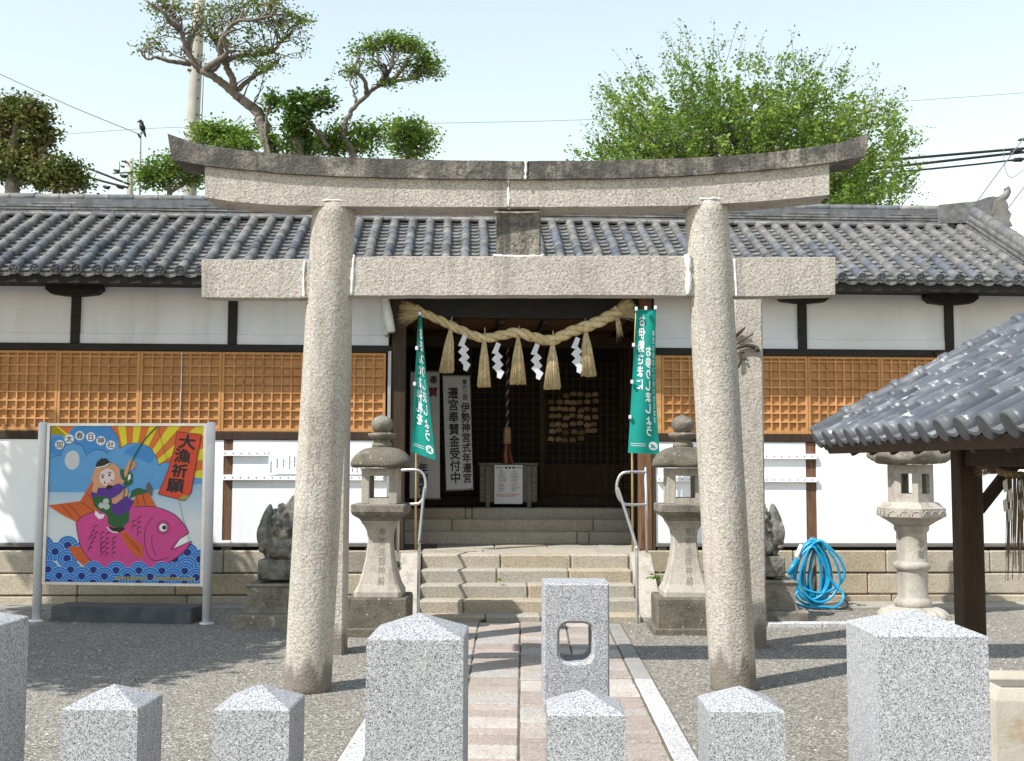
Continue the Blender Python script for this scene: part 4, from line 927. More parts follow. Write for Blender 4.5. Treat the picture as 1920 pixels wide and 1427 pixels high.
def stroke(lv, col, pts, w_, taper=False):
    pp = cat_rom([Vector((x, y)) for x, y in pts], 5); L_ = []; R_ = []
    for i, p in enumerate(pp):
        t = (pp[min(i+1, len(pp)-1)]-pp[max(i-1, 0)]).normalized(); n_ = Vector((-t.y, t.x))*(w_/2*(1-.8*i/len(pp) if taper else 1))
        L_.append((p+n_)); R_.append((p-n_))
    for i in range(len(pp)-1): pg(lv, col, [(L_[i].x, L_[i].y), (L_[i+1].x, L_[i+1].y), (R_[i+1].x, R_[i+1].y), (R_[i].x, R_[i].y)])
# sun rays behind the clouds
pg(0, 'orange', [(50, 80), (1335, 80), (1335, 520), (1180, 500), (1050, 385), (970, 400), (900, 280), (760, 225), (640, 265), (560, 120), (240, 90), (180, 170), (50, 165)])
for a in ((50, 95, 50, 130, 205, 185, 120, 60), ): pass
cx0, cy0 = 730, 560
for i in range(10):
    a0 = rad(-150+i*15.5); a1 = a0+rad(7.6)
    if True:
        P = [(cx0+150*math.cos(a0), cy0+150*math.sin(a0)), (cx0+1200*math.cos(a0), cy0+1200*math.sin(a0)), (cx0+1200*math.cos(a1), cy0+1200*math.sin(a1)), (cx0+150*math.cos(a1), cy0+150*math.sin(a1))]
        pg(1, 'yellow', P)
pg(1, 'yellow', [(50, 80), (90, 80), (190, 165), (50, 165)])
pg(2, 'cloud2', [(50, 540), (50, 160), (110, 150), (180, 172), (230, 95), (260, 80), (545, 80), (610, 160), (638, 268), (700, 232), (800, 222), (890, 262), (940, 330), (970, 408), (1050, 385), (1140, 440), (1250, 505), (1335, 520), (1335, 560), (900, 620), (500, 640), (50, 640)])
disc(3, 'cloud', 400, 200, 215, 150); disc(3, 'cloud', 800, 330, 130, 95); disc(3, 'cloud', 110, 250, 70, 85)
pg(4, 'cloud2', [(50, 345), (100, 335), (140, 330), (165, 262), (240, 225), (320, 250), (360, 325), (420, 285), (500, 290), (545, 325), (640, 300), (760, 340), (900, 400), (900, 640), (50, 640)])
stroke(5, 'navy', [(50, 355), (95, 335), (138, 333)], 4); stroke(5, 'navy', [(138, 333), (175, 252), (240, 225), (315, 248), (358, 328)], 4); stroke(5, 'navy', [(358, 328), (420, 283), (490, 285), (540, 320)], 4)
stroke(5, 'navy', [(550, 85), (612, 165), (638, 268)], 4); stroke(5, 'navy', [(638, 268), (720, 228), (830, 230), (920, 300), (970, 408)], 4); stroke(5, 'navy', [(970, 408), (1010, 385), (1060, 385)], 4)
pg(5, 'moon', [(238, 288), (280, 305), (300, 360), (290, 420), (250, 448), (205, 435), (176, 385), (190, 320)], True)
# back waves
def wave(x, y, r, lv):
    for q, (f_, c_) in enumerate(((1, 'wavel'), (.96, 'wave'), (.74, 'wavel'), (.69, 'wave'), (.48, 'wavel'), (.43, 'wave'), (.34, 'navy'))): disc(lv+q, c_, x, y, r*f_, r*f_*.92, 26)
for j, y in enumerate((1085, 1140, 1195)):
    for i in range(-1, 3): wave(20+i*205+(102 if j % 2 else 0), y, 86, 6+j*7)
    for i in range(3): wave(1020+i*205+(102 if j % 2 else 0), y+50, 86, 6+j*7)
# the bream
LV = 27
pg(LV, 'fin', [(50, 752), (320, 715), (430, 520), (470, 640), (470, 800), (300, 895), (170, 830)]); pg(LV, 'fin', [(230, 1100), (350, 1090), (440, 1200), (370, 1260), (280, 1180)])
for q in ((320, 716, 430, 790), (365, 640, 450, 730), (160, 745, 260, 850), (220, 735, 330, 850)): stroke(LV+1, 'line', [q[:2], q[2:]], 5)
pg(LV+1, 'pink', [(290, 900), (340, 845), (450, 795), (600, 775), (760, 760), (900, 755), (1010, 775), (1120, 830), (1200, 915), (1232, 975), (1165, 1025), (1115, 1100), (1255, 1040), (1200, 1130), (1090, 1210), (960, 1255), (760, 1290), (520, 1280), (400, 1200), (330, 1080), (305, 980)], False)
pg(LV+2, 'white', [(1222, 990), (1160, 1025), (1115, 1100), (1240, 1045)])
stroke(LV+2, 'line', [(1228, 975), (1150, 1035), (1095, 1115), (1255, 1042), (1190, 1135), (1060, 1225), (950, 1250)], 6)
stroke(LV+2, 'line', [(770, 758), (900, 755), (1010, 775), (1120, 830), (1200, 915), (1230, 975)], 6)
stroke(LV+2, 'line', [(935, 840), (880, 920), (868, 1040), (900, 1160), (960, 1205), (1075, 1180)], 6); stroke(LV+2, 'line', [(930, 990), (932, 1080), (968, 1165)], 5)
stroke(LV+2, 'line', [(290, 900), (340, 845), (450, 795)], 6); stroke(LV+2, 'line', [(290, 900), (310, 1000), (345, 1110), (440, 1230)], 6)
disc(LV+2, 'line', 1022, 930, 56); disc(LV+3, 'pink', 1022, 930, 51); disc(LV+4, 'line', 1020, 930, 38); disc(LV+5, 'white', 1020, 930, 33); disc(LV+6, 'black', 1030, 930, 18)
for x, y, n_ in ((470, 915, 3), (480, 970, 4), (530, 970, 4), (575, 975, 5), (630, 1010, 4), (790, 870, 2), (835, 840, 4), (540, 1050, 3)):
    for q in range(n_): stroke(LV+3, 'line', [(x-q*17*(x < 500), y+q*42), (x-28-q*17*(x < 500), y+16+q*42), (x-26-q*17*(x < 500), y+46+q*42)], 11, True)
pg(LV+3, 'fin', [(640, 940), (720, 975), (860, 1090), (855, 1190), (800, 1170), (740, 1110), (690, 1040)]); pg(LV+1, 'fin', [(740, 760), (790, 660), (890, 640), (955, 755)])
for q in ((790, 670, 810, 745), (840, 650, 870, 745), (700, 985, 830, 1110), (740, 1050, 850, 1150)): stroke(LV+4, 'line', [q[:2], q[2:]], 5)
# the fisherman
F = LV+5
pg(F, 'green', [(730, 690), (750, 625), (800, 598), (860, 615), (880, 640), (790, 665)]); pg(F, 'grey', [(865, 620), (875, 560), (895, 553), (925, 610), (920, 670), (890, 640)])
pg(F, 'purple', [(405, 650), (470, 580), (640, 570), (690, 590), (720, 680), (775, 715), (735, 790), (640, 840), (560, 780), (420, 690)])
pg(F+1, 'green', [(420, 690), (460, 665), (560, 680), (595, 720), (580, 790), (640, 840), (735, 790), (735, 880), (680, 935), (600, 930), (560, 900), (550, 830), (480, 790), (435, 750)], False)
pg(F+1, 'white', [(450, 790), (490, 825), (530, 820), (520, 855), (485, 865), (448, 830)])
pg(F+1, 'black', [(560, 920), (600, 935), (690, 930), (705, 945), (660, 975), (600, 965)]); stroke(F+2, 'white', [(552, 930), (590, 965), (645, 975)], 9)
pg(F+1, 'green', [(650, 450), (700, 440), (750, 480), (755, 560), (715, 590), (680, 570)]); pg(F+2, 'white', [(715, 500), (735, 480), (740, 520), (715, 545)])
pg(F+2, 'skin', [(680, 470), (700, 420), (715, 380), (745, 358), (778, 385), (775, 430), (740, 450), (715, 490), (690, 515)])
for q in range(3): stroke(F+3, 'line', [(735, 385+q*20), (768, 392+q*18)], 3)
pg(F+2, 'skin', [(420, 500), (440, 420), (520, 380), (600, 400), (640, 430), (655, 520), (690, 545), (670, 570), (640, 560), (560, 600), (470, 600), (455, 650), (415, 630), (430, 560), (405, 530)])
pg(F+3, 'face', [(545, 440), (595, 470), (600, 530), (560, 575), (515, 580), (480, 535), (490, 470)], True)
pg(F+4, 'black', [(535, 595), (550, 575), (585, 580), (590, 600), (555, 620)]); stroke(F+4, 'black', [(490, 500), (505, 490), (518, 498)], 7); stroke(F+4, 'black', [(548, 480), (562, 470), (578, 478)], 7)
disc(F+4, 'black', 505, 512, 8, 11); disc(F+4, 'black', 560, 494, 8, 11); stroke(F+4, 'black', [(515, 545), (525, 555), (515, 570)], 7); stroke(F+4, 'black', [(570, 540), (580, 535), (588, 545)], 7); stroke(F+4, 'red', [(535, 562), (555, 568), (572, 552)], 8)
pg(F+3, 'black', [(440, 440), (450, 385), (490, 352), (530, 355), (565, 390), (568, 405), (510, 430)]); stroke(F+4, 'white', [(446, 433), (510, 420), (560, 395)], 9)
pg(F+3, 'skin', [(585, 690), (650, 650), (690, 600), (720, 615), (722, 660), (690, 680), (620, 735), (590, 730)]); stroke(F+4, 'line', [(590, 690), (650, 655), (680, 610)], 3)
for q in ((538, 715), (500, 750), (545, 760)): disc(F+3, 'white', *q, 24); disc(F+4, 'green', *q, 19); disc(F+5, 'white', *q, 14); disc(F+6, 'green', *q, 6)
stroke(F+5, 'green', [(680, 750), (692, 600), (715, 490), (760, 345), (850, 190), (950, 82)], 10); stroke(F+5, 'navy', [(955, 85), (1010, 280), (1050, 390)], 3); stroke(F+5, 'navy', [(1143, 700), (1180, 840), (1215, 945)], 3)
# front waves
W0 = F+7
for j, y in enumerate((1290, 1340, 1395)):
    for i in range(-1, 8): wave(70+i*190+(95 if j % 2 else 0), y, 84, W0+j*7)
# red streamer and discs for lettering
pg(F+1, 'line', [(1112, 124), (1320, 148), (1245, 640), (1190, 708), (968, 652), (1050, 440), (1095, 260)]); pg(F+2, 'red', [(1116, 130), (1314, 153), (1240, 640), (1185, 700), (976, 648), (1056, 440), (1100, 260)]); pg(F+3, 'gold', [(1140, 690), (1185, 655), (1228, 668), (1190, 702)])
rg_ = [(128, 238), (208, 190), (296, 162), (390, 172), (476, 204), (560, 240)]
for p in rg_: disc(6, 'white', *p, 39, 39, 24)
r_ = random.Random(5)
for xa, xb in ((635, 910), (955, 1285)):
    x = xa
    while x < xb: pg(W0+24, 'gold', [(x, 1340), (x+18, 1340), (x+18, 1366), (x, 1366)]); x += 25
art.build('printed_picture', [PAL[n_][1] for n_ in sorted(PAL, key=lambda q: PAL[q][0])], pan, fix=False)
for ch, (x0, y0) in zip('加太春日神社', rg_): chars(ch, lambda x, y, h: sp2(x0+x*60, y0-31-y*60, 8+h*900), PAL['black'][1], pan, bold=.014)
for ch, (x0, y0, s_) in zip('大漁祈願', ((1208, 150, 128), (1172, 268, 122), (1150, 395, 118), (1120, 515, 124))): chars(ch, lambda x, y, h: sp2(x0+x*s_*1.15+y*12, y0-y*s_+x*12, F+5+h*1500), PAL['black'][1], pan, bold=.035)
# low block on the ground below the sign
a, b_ = at(95, 1165, 11.98), at(358, 1168, 11.86); v_ = (b_-a); v_.z = 0; l_ = v_.length; v_.normalize(); nn = Vector((-v_.y, v_.x, 0))
a.z = 0; zt_ = at(230, 1139, 11.9).z
mb = MB().cbox(0, l_, 0, .36, -.03, zt_, .008); hl = MB().lathe([(.022, 0), (.022, .004)], 10)
T = Matrix.Translation(a) @ Matrix.Rotation(math.atan2(v_.y, v_.x), 4, 'Z')
MB.build(mb, 'low_stone_block', M_DARKBLK, None, A=T, label='low dark oblong block on the ground under the sign board', cat='stone block')

# ------------------------------------------------------------------ green banners on bamboo poles
def banner(name_lab, P, pole, letters, ties, logo):
    e = empty('banner_flag', pole[0], name_lab, 'banner', 'green banners beside the entrance')
    MB().tube(pole, .012, 8).build('pole', M_BAMBOO, e)
    cl = MB().grid(P, 14, 44).build('cloth', M_TEAL, e, fix=False)
    def on(u, v):
        p = Vector(P(u, v)); du = Vector(P(u+.01, v))-p; dv = Vector(P(u, v+.01))-p; n_ = du.cross(dv).normalized()
        if n_.y > 0: n_ = -n_
        return p+n_*.003
    for s_, u0, v0, size, asp, bd in letters:      # seen from the back: lettering runs mirrored
        chars(s_, lambda x, y, h: on(min(.99, max(.01, u0-x*size*asp)), min(.995, max(.002, v0-y*size)))+Vector((0, -h*1.5, 0)), M_PRINTW, cl, bold=bd)
    mb = MB(); u0, v0, ru, rv = logo
    mb.add([on(u0+ru*math.cos(a), v0+rv*math.sin(a)) for a in [2*math.pi*i/24 for i in range(24)]], [list(range(24))])
    mb.build('crest', M_PRINTW, cl, fix=False)
    mb = MB()
    for s_ in (-1, 1):
        mb.add([Vector(on(u0+ru*q*s_, v0+rv*r_))+Vector((0, -.002, 0)) for q, r_ in ((-.55, .35), (-.35, .6), (.5, -.3), (.3, -.5))], [(0, 1, 2, 3)])
    mb.build('crest_stroke', M_TEAL, cl, fix=False)
    mb = MB()
    for i in range(2):
        for j in range(16): mb.add([on(.08+j*.03, .93+i*.014), on(.095+j*.03, .93+i*.014), on(.095+j*.03, .937+i*.014), on(.08+j*.03, .937+i*.014)], [(0, 1, 2, 3)])
    mb.build('small_print', M_PRINTW, cl, fix=False)
    for p in ties: MB().cbox(p[0]-.016, p[0]+.016, p[1]-.02, p[1]+.02, p[2]-.022, p[2]+.022, .004).build('tie', M_PAPER, e)
YF = 13.30
def P_r(u, v):
    tl, tr, bl, br = (1193, 580), (1230, 581), (1177.5, 849), (1237, 852)
    bend = 4*math.sin(math.pi*v)*(u)
    x = lerp(lerp(tl[0], tr[0], u), lerp(bl[0], br[0], u), v)-bend; y = lerp(lerp(tl[1], tr[1], u), lerp(bl[1], br[1], u), v)
    return at(x, y, YF+.10*u*(1-v*.7)+.030*math.sin(u*5+v*3))
pr0 = at(1187, 1036, YF+.02); pr0.z = bz(1035, -.45, 1187) if False else .66
pr1 = at(1194, 574, YF+.02)
banner('green banner with white mirrored lettering at the right of the entrance', P_r, [pr0+Vector((0, .05, 0)), pr0.lerp(pr1, .5)+Vector((-.03, .05, 0)), pr1+Vector((0, .05, 0))],
       [('お伊勢さまに', .33, .035, .088, 3.7, .03), ('お参りしましょう', .68, .25, .079, 3.3, .035), ('神宮のおまつりをつたえます', .90, .14, .05, 2.2, .0)],
       [at(1188, 647, YF-.01), at(1185, 716, YF-.01), at(1181.5, 782, YF-.01), at(1193, 579, YF-.01), at(1211, 578, YF-.01), at(1229, 577, YF-.01)], (.80, .945, .15, .030))
def P_l(u, v):
    w_ = lerp(6, 46, v**1.15); xl_ = lerp(784.5, 771, v); xr = xl_+w_; y = lerp(588, 847+16*u, v)
    fold = math.sin(min(1, u*1.3)*math.pi*1.6)*.07*(1-v*.75)
    return at(lerp(xl_, xr, u), y, YF-.02+fold+.10*u*(1-v))
pl0 = at(777.5, 1036, YF); pl0.z = .66; pl1 = at(787, 586, YF)
banner('narrowly folded green banner with white lettering at the left of the entrance', P_l, [pl0+Vector((0, .1, 0)), pl0.lerp(pl1, .5)+Vector((-.02, .1, 0)), pl1+Vector((0, .05, 0))],
       [('伊勢神宮のお神札を', .36, .0, .088, 4.6, .035), ('おまつりしましょう', .74, .095, .088, 3.6, .035)],
       [at(781.5, 653, YF-.03), at(787, 588, YF-.03), at(777.5, 720, YF-.03)], (.78, .94, .17, .030))

# ------------------------------------------------------------------ handrails
def rail(lab, lo, mid, up, loop, wallp):
    e = empty('handrail', (lo.x, lo.y, 0), lab, 'handrail', 'steel handrails of the steps')
    MB().tube(cat_rom([lo, lo.lerp(mid, .5), mid-Vector((0, 0, .04)), mid+(up-mid)*.05, mid.lerp(up, .5), up], 5), .0175, 10).build('rail', M_STEEL, e)
    MB().tube(cat_rom(loop, 6), .0175, 10).build('loop', M_STEEL, e)
    MB().tube(wallp, .016, 10).build('wall_post', M_STEEL, e)
Y1 = 13.12
rail('steel handrail at the right side of the steps', Vector((at(1195, 1169, 12.1).x, 12.12, -.02)), at(1194, 1027, 12.12), at(1158.5, 915, Y1),
     [at(1211, 885, Y1+.05), at(1178, 885, Y1), at(1164, 890, Y1), at(1157, 905, Y1), at(1157, 925, Y1), at(1166, 941, Y1), at(1178, 946, Y1), at(1211, 946, Y1+.05)], [at(1210.5, 876, Y1+.05), at(1213, 1036, Y1+.05)])
rail('steel handrail at the left side of the steps', Vector((at(784, 1150, 12.0).x, 12.0, -.02)), at(786, 1020, 12.0), at(796, 914, Y1-.1),
     [at(748, 882, Y1-.06), at(778, 881, Y1-.1), at(791, 886, Y1-.1), at(797.5, 900, Y1-.1), at(797, 925, Y1-.1), at(789, 941, Y1-.1), at(779, 945, Y1-.1), at(748, 945, Y1-.06)], [at(748, 872, Y1-.06), at(746, 1036, Y1-.06)])

# ------------------------------------------------------------------ sacred straw rope
RYp = 13.62
rope = empty('sacred_straw_rope', at(970, 623, RYp), 'thick twisted straw rope with tassels and white zigzag papers over the entrance', 'straw rope')
rc = cat_rom([at(px, py, RYp) for px, py in ((779, 577), (793, 586), (843, 609), (877, 625), (906, 634), (935, 630), (970, 624), (1006, 634), (1035, 638), (1068, 623), (1114, 607), (1152, 588), (1160, 583))], 10)
mb = MB(); NS = 3
cum = [0]
for i in range(1, len(rc)): cum.append(cum[-1]+(rc[i]-rc[i-1]).length)
for s_ in range(NS):
    P = []; Rr = []
    for i, p in enumerate(rc):
        t = (rc[min(i+1, len(rc)-1)]-rc[max(i-1, 0)]).normalized(); n1 = Vector((0, -1, 0)); n2 = t.cross(n1).normalized(); q = cum[i]/cum[-1]
        big = lerp(.8, 1.18, q); a = cum[i]/.46*2*math.pi+s_*2*math.pi/NS
        P.append(p+(n1*math.cos(a)+n2*math.sin(a))*.031*big); Rr.append(.036*big*(1+.05*math.sin(cum[i]*40+s_)))
    P2 = cat_rom(P, 2); mb.tube(P2, [Rr[min(i//2, len(Rr)-1)] for i in range(len(P2))], 10)
mb.build('rope', M_STRAW, rope)
rn = random.Random(6)
def brush(name, o_, d_, up, n_, ln, spread, parent, m_=M_STRAW, r0=.0032, droop=.1):
    mb = MB(); d_ = d_.normalized(); s2 = d_.cross(up).normalized(); u2 = s2.cross(d_)
    for i in range(n_):
        a = rn.uniform(0, 2*math.pi); q = math.sqrt(rn.random()); l_ = ln*rn.uniform(.75, 1.08)
        b0 = o_+(u2*math.cos(a)+s2*math.sin(a))*.03*q; tip = o_+d_*l_+(u2*math.cos(a)+s2*math.sin(a))*spread*q+Vector((0, 0, -droop*rn.random()**2))
        mid = b0.lerp(tip, .5)+Vector((rn.uniform(-.008, .008), 0, .01)); mb.tube([b0, mid, tip], [r0, r0, r0*.4], 4)
    return mb.build(name, m_, parent)
brush('frayed_end', at(792, 586, RYp), at(752, 580, RYp)-at(792, 586, RYp), Vector((0, 0, 1)), 300, .27, .15, rope, droop=.12)
brush('frayed_end', at(1150, 590, RYp), at(1186, 578, RYp)-at(1150, 592, RYp), Vector((0, 0, 1)), 300, .27, .15, rope, droop=.05)
brush('loose_straw', at(1157, 596, RYp-.03), Vector((.15, 0, -1)), Vector((0, 1, 0)), 26, .20, .05, rope)
for px, pt_, pb, w_ in ((845, 616, 697, 28), (908, 637, 724, 25), (971.5, 634, 719, 31), (1036, 643, 728, 32), (1098, 620, 704, 30)):
    t0, b0 = at(px, pt_-3, RYp-.02), at(px, pb, RYp-.02); rw = w_/2*RYp/FPX; mb = MB()
    lean = at(px+(-8 if px == 845 else 5 if px > 1090 else -1), pb, RYp-.02).x-b0.x
    for i in range(90):
        a = i*2.39996; q = math.sqrt((i+.5)/90); tip = Vector((b0.x+lean+rw*q*math.cos(a), b0.y+rw*.75*q*math.sin(a), b0.z+rn.uniform(-.02, .012)))
        st_ = t0+Vector((.013*q*math.cos(a), .013*q*math.sin(a), 0)); mid = st_.lerp(tip, .4)+Vector((math.cos(a)*q*rw*.12, math.sin(a)*q*rw*.1, 0))
        mb.tube([st_, mid, tip], [.0035, .0058, .0066], 5)
    for j in range(3): mb.tube([(t0.x+.019*math.cos(a), t0.y+.019*math.sin(a), t0.z-.006-j*.011) for a in [2*math.pi*i/10 for i in range(10)]], .006, 5, closed=True)
    mb.tube([t0+Vector((0, .02, -.01)), t0+Vector((rn.uniform(-.01, .01), -.03, .05)), t0+Vector((rn.uniform(-.01, .02), .0, .13))], .008, 6)
    mb.build('straw_tassel', M_STRAW, rope)
for px, py in ((868, 627), (931, 641), (1004, 643), (1080, 631)):
    k = RYp/FPX; o_ = at(px, py, RYp-.045); mb = MB()
    segs = [((0, 0), (8, 4), (1, 24), (-9, 21)), ((3, 19), (12, 28), (-1, 41), (-9, 33)), ((6, 34), (13, 43), (1, 56), (-8, 48)), ((7, 50), (15, 57), (8, 70), (1, 67), (1.5, 58), (-2, 54))]
    for i, s_ in enumerate(segs):
        dy = (-.004 if i % 2 else .004)-i*.002
        f0 = [o_+Vector((x*k, dy+(y-s_[0][1])*.0004, -y*k)) for x, y in s_]; mb.rings([f0, [v+Vector((0, .0012, 0)) for v in f0]])
    mb.build('zigzag_paper', M_PAPER, rope)

# ------------------------------------------------------------------ lamp at the left gate post
a, b_ = at(722, 563, 13.45), at(733, 622, 13.40)
e = empty('tube_lamp', a, 'grey tube lamp mounted at an angle above the left gate post', 'lamp')
d_ = (b_-a).normalized(); 
MB().tube([a-d_*.01, a, a.lerp(b_, .5), b_, b_+d_*.008], [.04, .055, .06, .055, .05], 14).build('housing', M_GLASSW, e)
MB().tube([a-d_*.02, a+d_*.03], .058, 14).build('end_cap', M_STEEL, e)
MB().cbox(b_.x-.09, b_.x-.04, 13.42, 13.66, b_.z-.04, b_.z+.06, .006).build('bracket', M_ALU, e)

# ------------------------------------------------------------------ things inside the entrance
def wb(px, py, d): return BM_ @ bat(px, py, d)
def hbox(x0, x1, y0, y1, z0, z1, b=.004, mi=0): return MB().cbox(x0, x1, y0, y1, z0, z1, b)
# offertory box
BD = 1.2+IND; x0, x1 = bx(897, BD, 900), bx(1010, BD, 900); zf = FLZ+.001; zt = bz(868, BD)
e = empty('offertory_box', None, 'grey wooden offertory box inside the entrance', 'box', A=BM_ @ Matrix.Translation(((x0+x1)/2, BD+.2, zf)))
hbox(x0+.02, x1-.02, BD+.02, BD+.42, zf+.07, zt-.03).build('box_body', M_GREYWD, e, A=BM_)
for j in range(9): hbox(x0, x1, BD-.01+j*.05, BD+.015+j*.05, zt-.03, zt, .003).build('top_slat', M_GREYWD, e, A=BM_)
for q in (x0+.13, x1-.13): hbox(q-.03, q+.03, BD-.015, BD+.019, zf, zt-.05).build('leg', M_GREYWD, e, A=BM_)
mb = MB()
for q in (x0+.04, x1-.04):
    for j in range(3): mb.lathe([(.008, 0), (.007, .006), (.002, .008)], 6, (0, 0, 0)); 
mb = MB()
for q in (x0+.045, x1-.045):
    for j in range(4): mb.box(q-.008, q+.008, BD+.014, BD+.019, zf+.13+j*.1, zf+.145+j*.1)
mb.build('nail_heads', M_IRON, e, A=BM_)
xa, xb = bx(927, BD-.05, 900), bx(980, BD-.05, 900); z0, z1 = bz(945, BD-.05), bz(872, BD-.05)
nb = hbox(xa, xb, BD-.035, BD-.017, z0, z1, .002).build('notice_sheet', M_PAPER, None, A=BM_, label='white printed notice leaning on the offertory box', cat='notice')
mb = MB(); W_, H_ = xb-xa, z1-z0
def ln(u0, u1, v, h, mi): mb.box(xa+W_*u0, xa+W_*u1, BD-.0365, BD-.0358, z1-H_*(v+h), z1-H_*v, mi)
for j in range(3): ln(.37+j*.13, .46+j*.13, .045, .045, 0)
for u0 in (.06, .74):
    for j in range(4): ln(u0+j*.06, u0+.045+j*.06, .06, .02, 0)
for u0, mi in ((.24, 0), (.70, 1)):
    for i in range(12): a = i*math.pi/6; ln(u0+.045*math.cos(a)-.008, u0+.045*math.cos(a)+.012, .15+.035*math.sin(a), .012, mi)
for j in range(14):
    for u0 in (.12, .58):
        mi = 1 if 6 <= j <= 7 else 0; u = u0+rn.uniform(0, .05)
        while u < u0+rn.uniform(.16, .34): q = rn.uniform(.015, .04); ln(u, u+q, .22+j*.034, .012, mi); u += q+.012
for j in range(3):
    u = .05+.03*j
    while u < .9-.12*j: q = rn.uniform(.02, .05); ln(u, u+q, .74+j*.03, .014, 1); u += q+.01
mb.build('print', [M_INK, M_INKR], nb, A=BM_)
# tall paper banners
def paper(lab, pts, d, cols):
    TL_, TR_, BR_, BL_ = [bat(px, py, d) for px, py in pts]
    P = lambda u, v: (TL_.lerp(TR_, u)).lerp(BL_.lerp(BR_, u), v)+Vector((0, .012*math.sin(v*7+u), 0))
    e = empty('paper_banner', None, lab, 'banner', 'paper banners inside the entrance', A=BM_ @ Matrix.Translation(BL_.lerp(BR_, .5)))
    cl = MB().grid(P, 4, 12).build('sheet', M_PAPERD, e, A=BM_, fix=False)
    for v in (0, 1): MB().tube([Vector(P(-.03, v)), Vector(P(1.03, v))], .010, 8).build('rod', M_GREYWD, e, A=BM_)
    asp = (BL_-TL_).length/(TR_-TL_).length
    for s_, u0, v0, v1, mi in cols:
        n_ = len(s_); sc = (v1-v0)/n_
        chars(s_, lambda x, y, h: Vector(P(u0+x*sc*asp*.9, v0-y*sc))-Vector((0, .004+h, 0)), (M_INK, M_ROPERED)[mi], cl, BM_, bold=.022)
paper('tall white paper banner with two columns of black brush lettering', [(830, 704), (881, 705), (887, 917), (837, 920)], 1.0,
      [('遷宮奉賛金受付中', .36, .10, .945, 0), ('第六二回', .80, .03, .215, 0), ('伊勢神宮式年遷宮', .80, .235, .945, 0)])
paper('grey paper banner half hidden behind the narrow green banner', [(770, 697), (824, 697), (825, 935), (768, 935)], 1.04,
      [('奉', .8, .03, .10, 0), ('賛', .78, .12, .2, 1), ('年遷宮', .45, .72, .97, 0)])
# bell rope
RD = 1.75; b0 = bat(952, 590, RD)
e = empty('bell_rope', None, 'red and white twisted bell rope hanging over the offertory box', 'rope', A=BM_ @ Matrix.Translation((b0.x, RD, 1.75)))
zl, zh = bz(803, RD), 3.42
for s_, m_, nm in ((0, M_ROPERED, 'red_strand'), (1, M_ROPEW, 'white_strand'), (2, M_INK, 'dark_strand')):
    P = [(b0.x+.012*math.cos(a_*1.0+s_*2.094), RD+.012*math.sin(a_+s_*2.094), lerp(zl, zh, i/60)) for i, a_ in [(i, i*.9) for i in range(61)]]
    MB().tube(P, .014, 8).build(nm, m_, e, A=BM_)
x = b0.x; MB().lathe([(.05, bz(832, RD)), (.055, bz(829, RD)), (.05, bz(805, RD)), (.03, bz(800, RD))], 8, (x, RD, 0), smooth=False).build('wooden_grip', M_EMA, e, A=BM_)
mb = MB()
for i in range(22):
    a = i*2.4; mb.tube([(x+.03*math.cos(a), RD+.03*math.sin(a), bz(831, RD)), (x-.01+.05*math.cos(a), RD+.045*math.sin(a), bz(850, RD)), (x+.006+.07*math.cos(a), RD+.05*math.sin(a), bz(869, RD))], .012, 5, mi=i % 2)
mb.build('tail_cords', [M_ROPERED, M_EMA], e, A=BM_)
# votive plaques
pv = [(-.041, 0), (.041, 0), (.041, .045), (0, .066), (-.041, .045)]
eme = MB().rings([[(x*1.12, -.005, z*1.1) for x, z in pv], [(x*1.12, .005, z*1.1) for x, z in pv]]).mesh('votive_plaque', M_EMA)
n_ = 0; ORD = ('first', 'second', 'third', 'fourth', 'fifth', 'sixth', 'seventh')
for j in range(7):
    for i in range(7):
        if (j == 0 and i < 2) or (j == 6 and i > 4): continue
        p = bat(1034+i*13.6+rn.uniform(-2, 2), 744+j*13.8+rn.uniform(-2.5, 2.5), 2.76)
        o_ = inst(eme, 'votive_plaque', None, BM_, (p.x, 2.77+rn.uniform(-.03, .01), p.z), Matrix.Rotation(rn.uniform(-.16, .16), 4, 'Y'))
        tag(o_, 'wooden votive plaque on the inner lattice, %s row, %s from the left' % (ORD[j], ORD[i]), 'plaque', 'votive plaques on the inner lattice'); n_ += 1

# ------------------------------------------------------------------ blue hose on its tap
HYp = 13.42; tapx = at(1525, 1000, HYp+.12)
e = empty('garden_tap', (tapx.x, HYp+.12, 0), 'grey standpipe tap carrying the blue hose by the foundation', 'tap')
MB().tube([(tapx.x, HYp+.12, -.02), (tapx.x, HYp+.12, at(1525, 1008, HYp).z)], .032, 10).build('standpipe', M_GREYWD, e)
MB().tube([at(1525, 1012, HYp+.12), at(1523, 1018, HYp-.01), at(1524, 1032, HYp-.04)], [.02, .02, .017], 8).lathe([(.03, -.01), (.03, .012), (.01, .018)], 8, tuple(at(1524, 1014, HYp+.0))).build('spout', M_PLASTW, e)
rh = random.Random(12); pts = []; NL = 11
for i in range(NL):
    w0 = rh.uniform(17, 42); cxp = 1527+rh.uniform(-9, 12); bot = rh.uniform(1118, 1139); top = 1012+rh.uniform(-2, 4); dep = HYp-.05-.012*i+rh.uniform(-.01, .01)
    if i == NL-2: w0, cxp, bot = 50, 1536, 1112
    for q in range(10):
        a = math.pi/2+q*2*math.pi/10; sx = math.cos(a); sz = math.sin(a)
        hw = w0*(1-.62*max(0, sz))
        pts.append(at(cxp+hw*sx*-1, lerp(bot, top, (sz+1)/2), dep+rh.uniform(-.012, .012)))
pts += [at(1560, 1090, HYp-.16), at(1579, 1110, HYp-.2), at(1580, 1126, HYp-.25), at(1566, 1139, HYp-.3), at(1545, 1138, HYp-.3), at(1520, 1140, HYp-.3), at(1500, 1135, HYp-.28), at(1487, 1127, HYp-.25), at(1497, 1108, HYp-.2)]
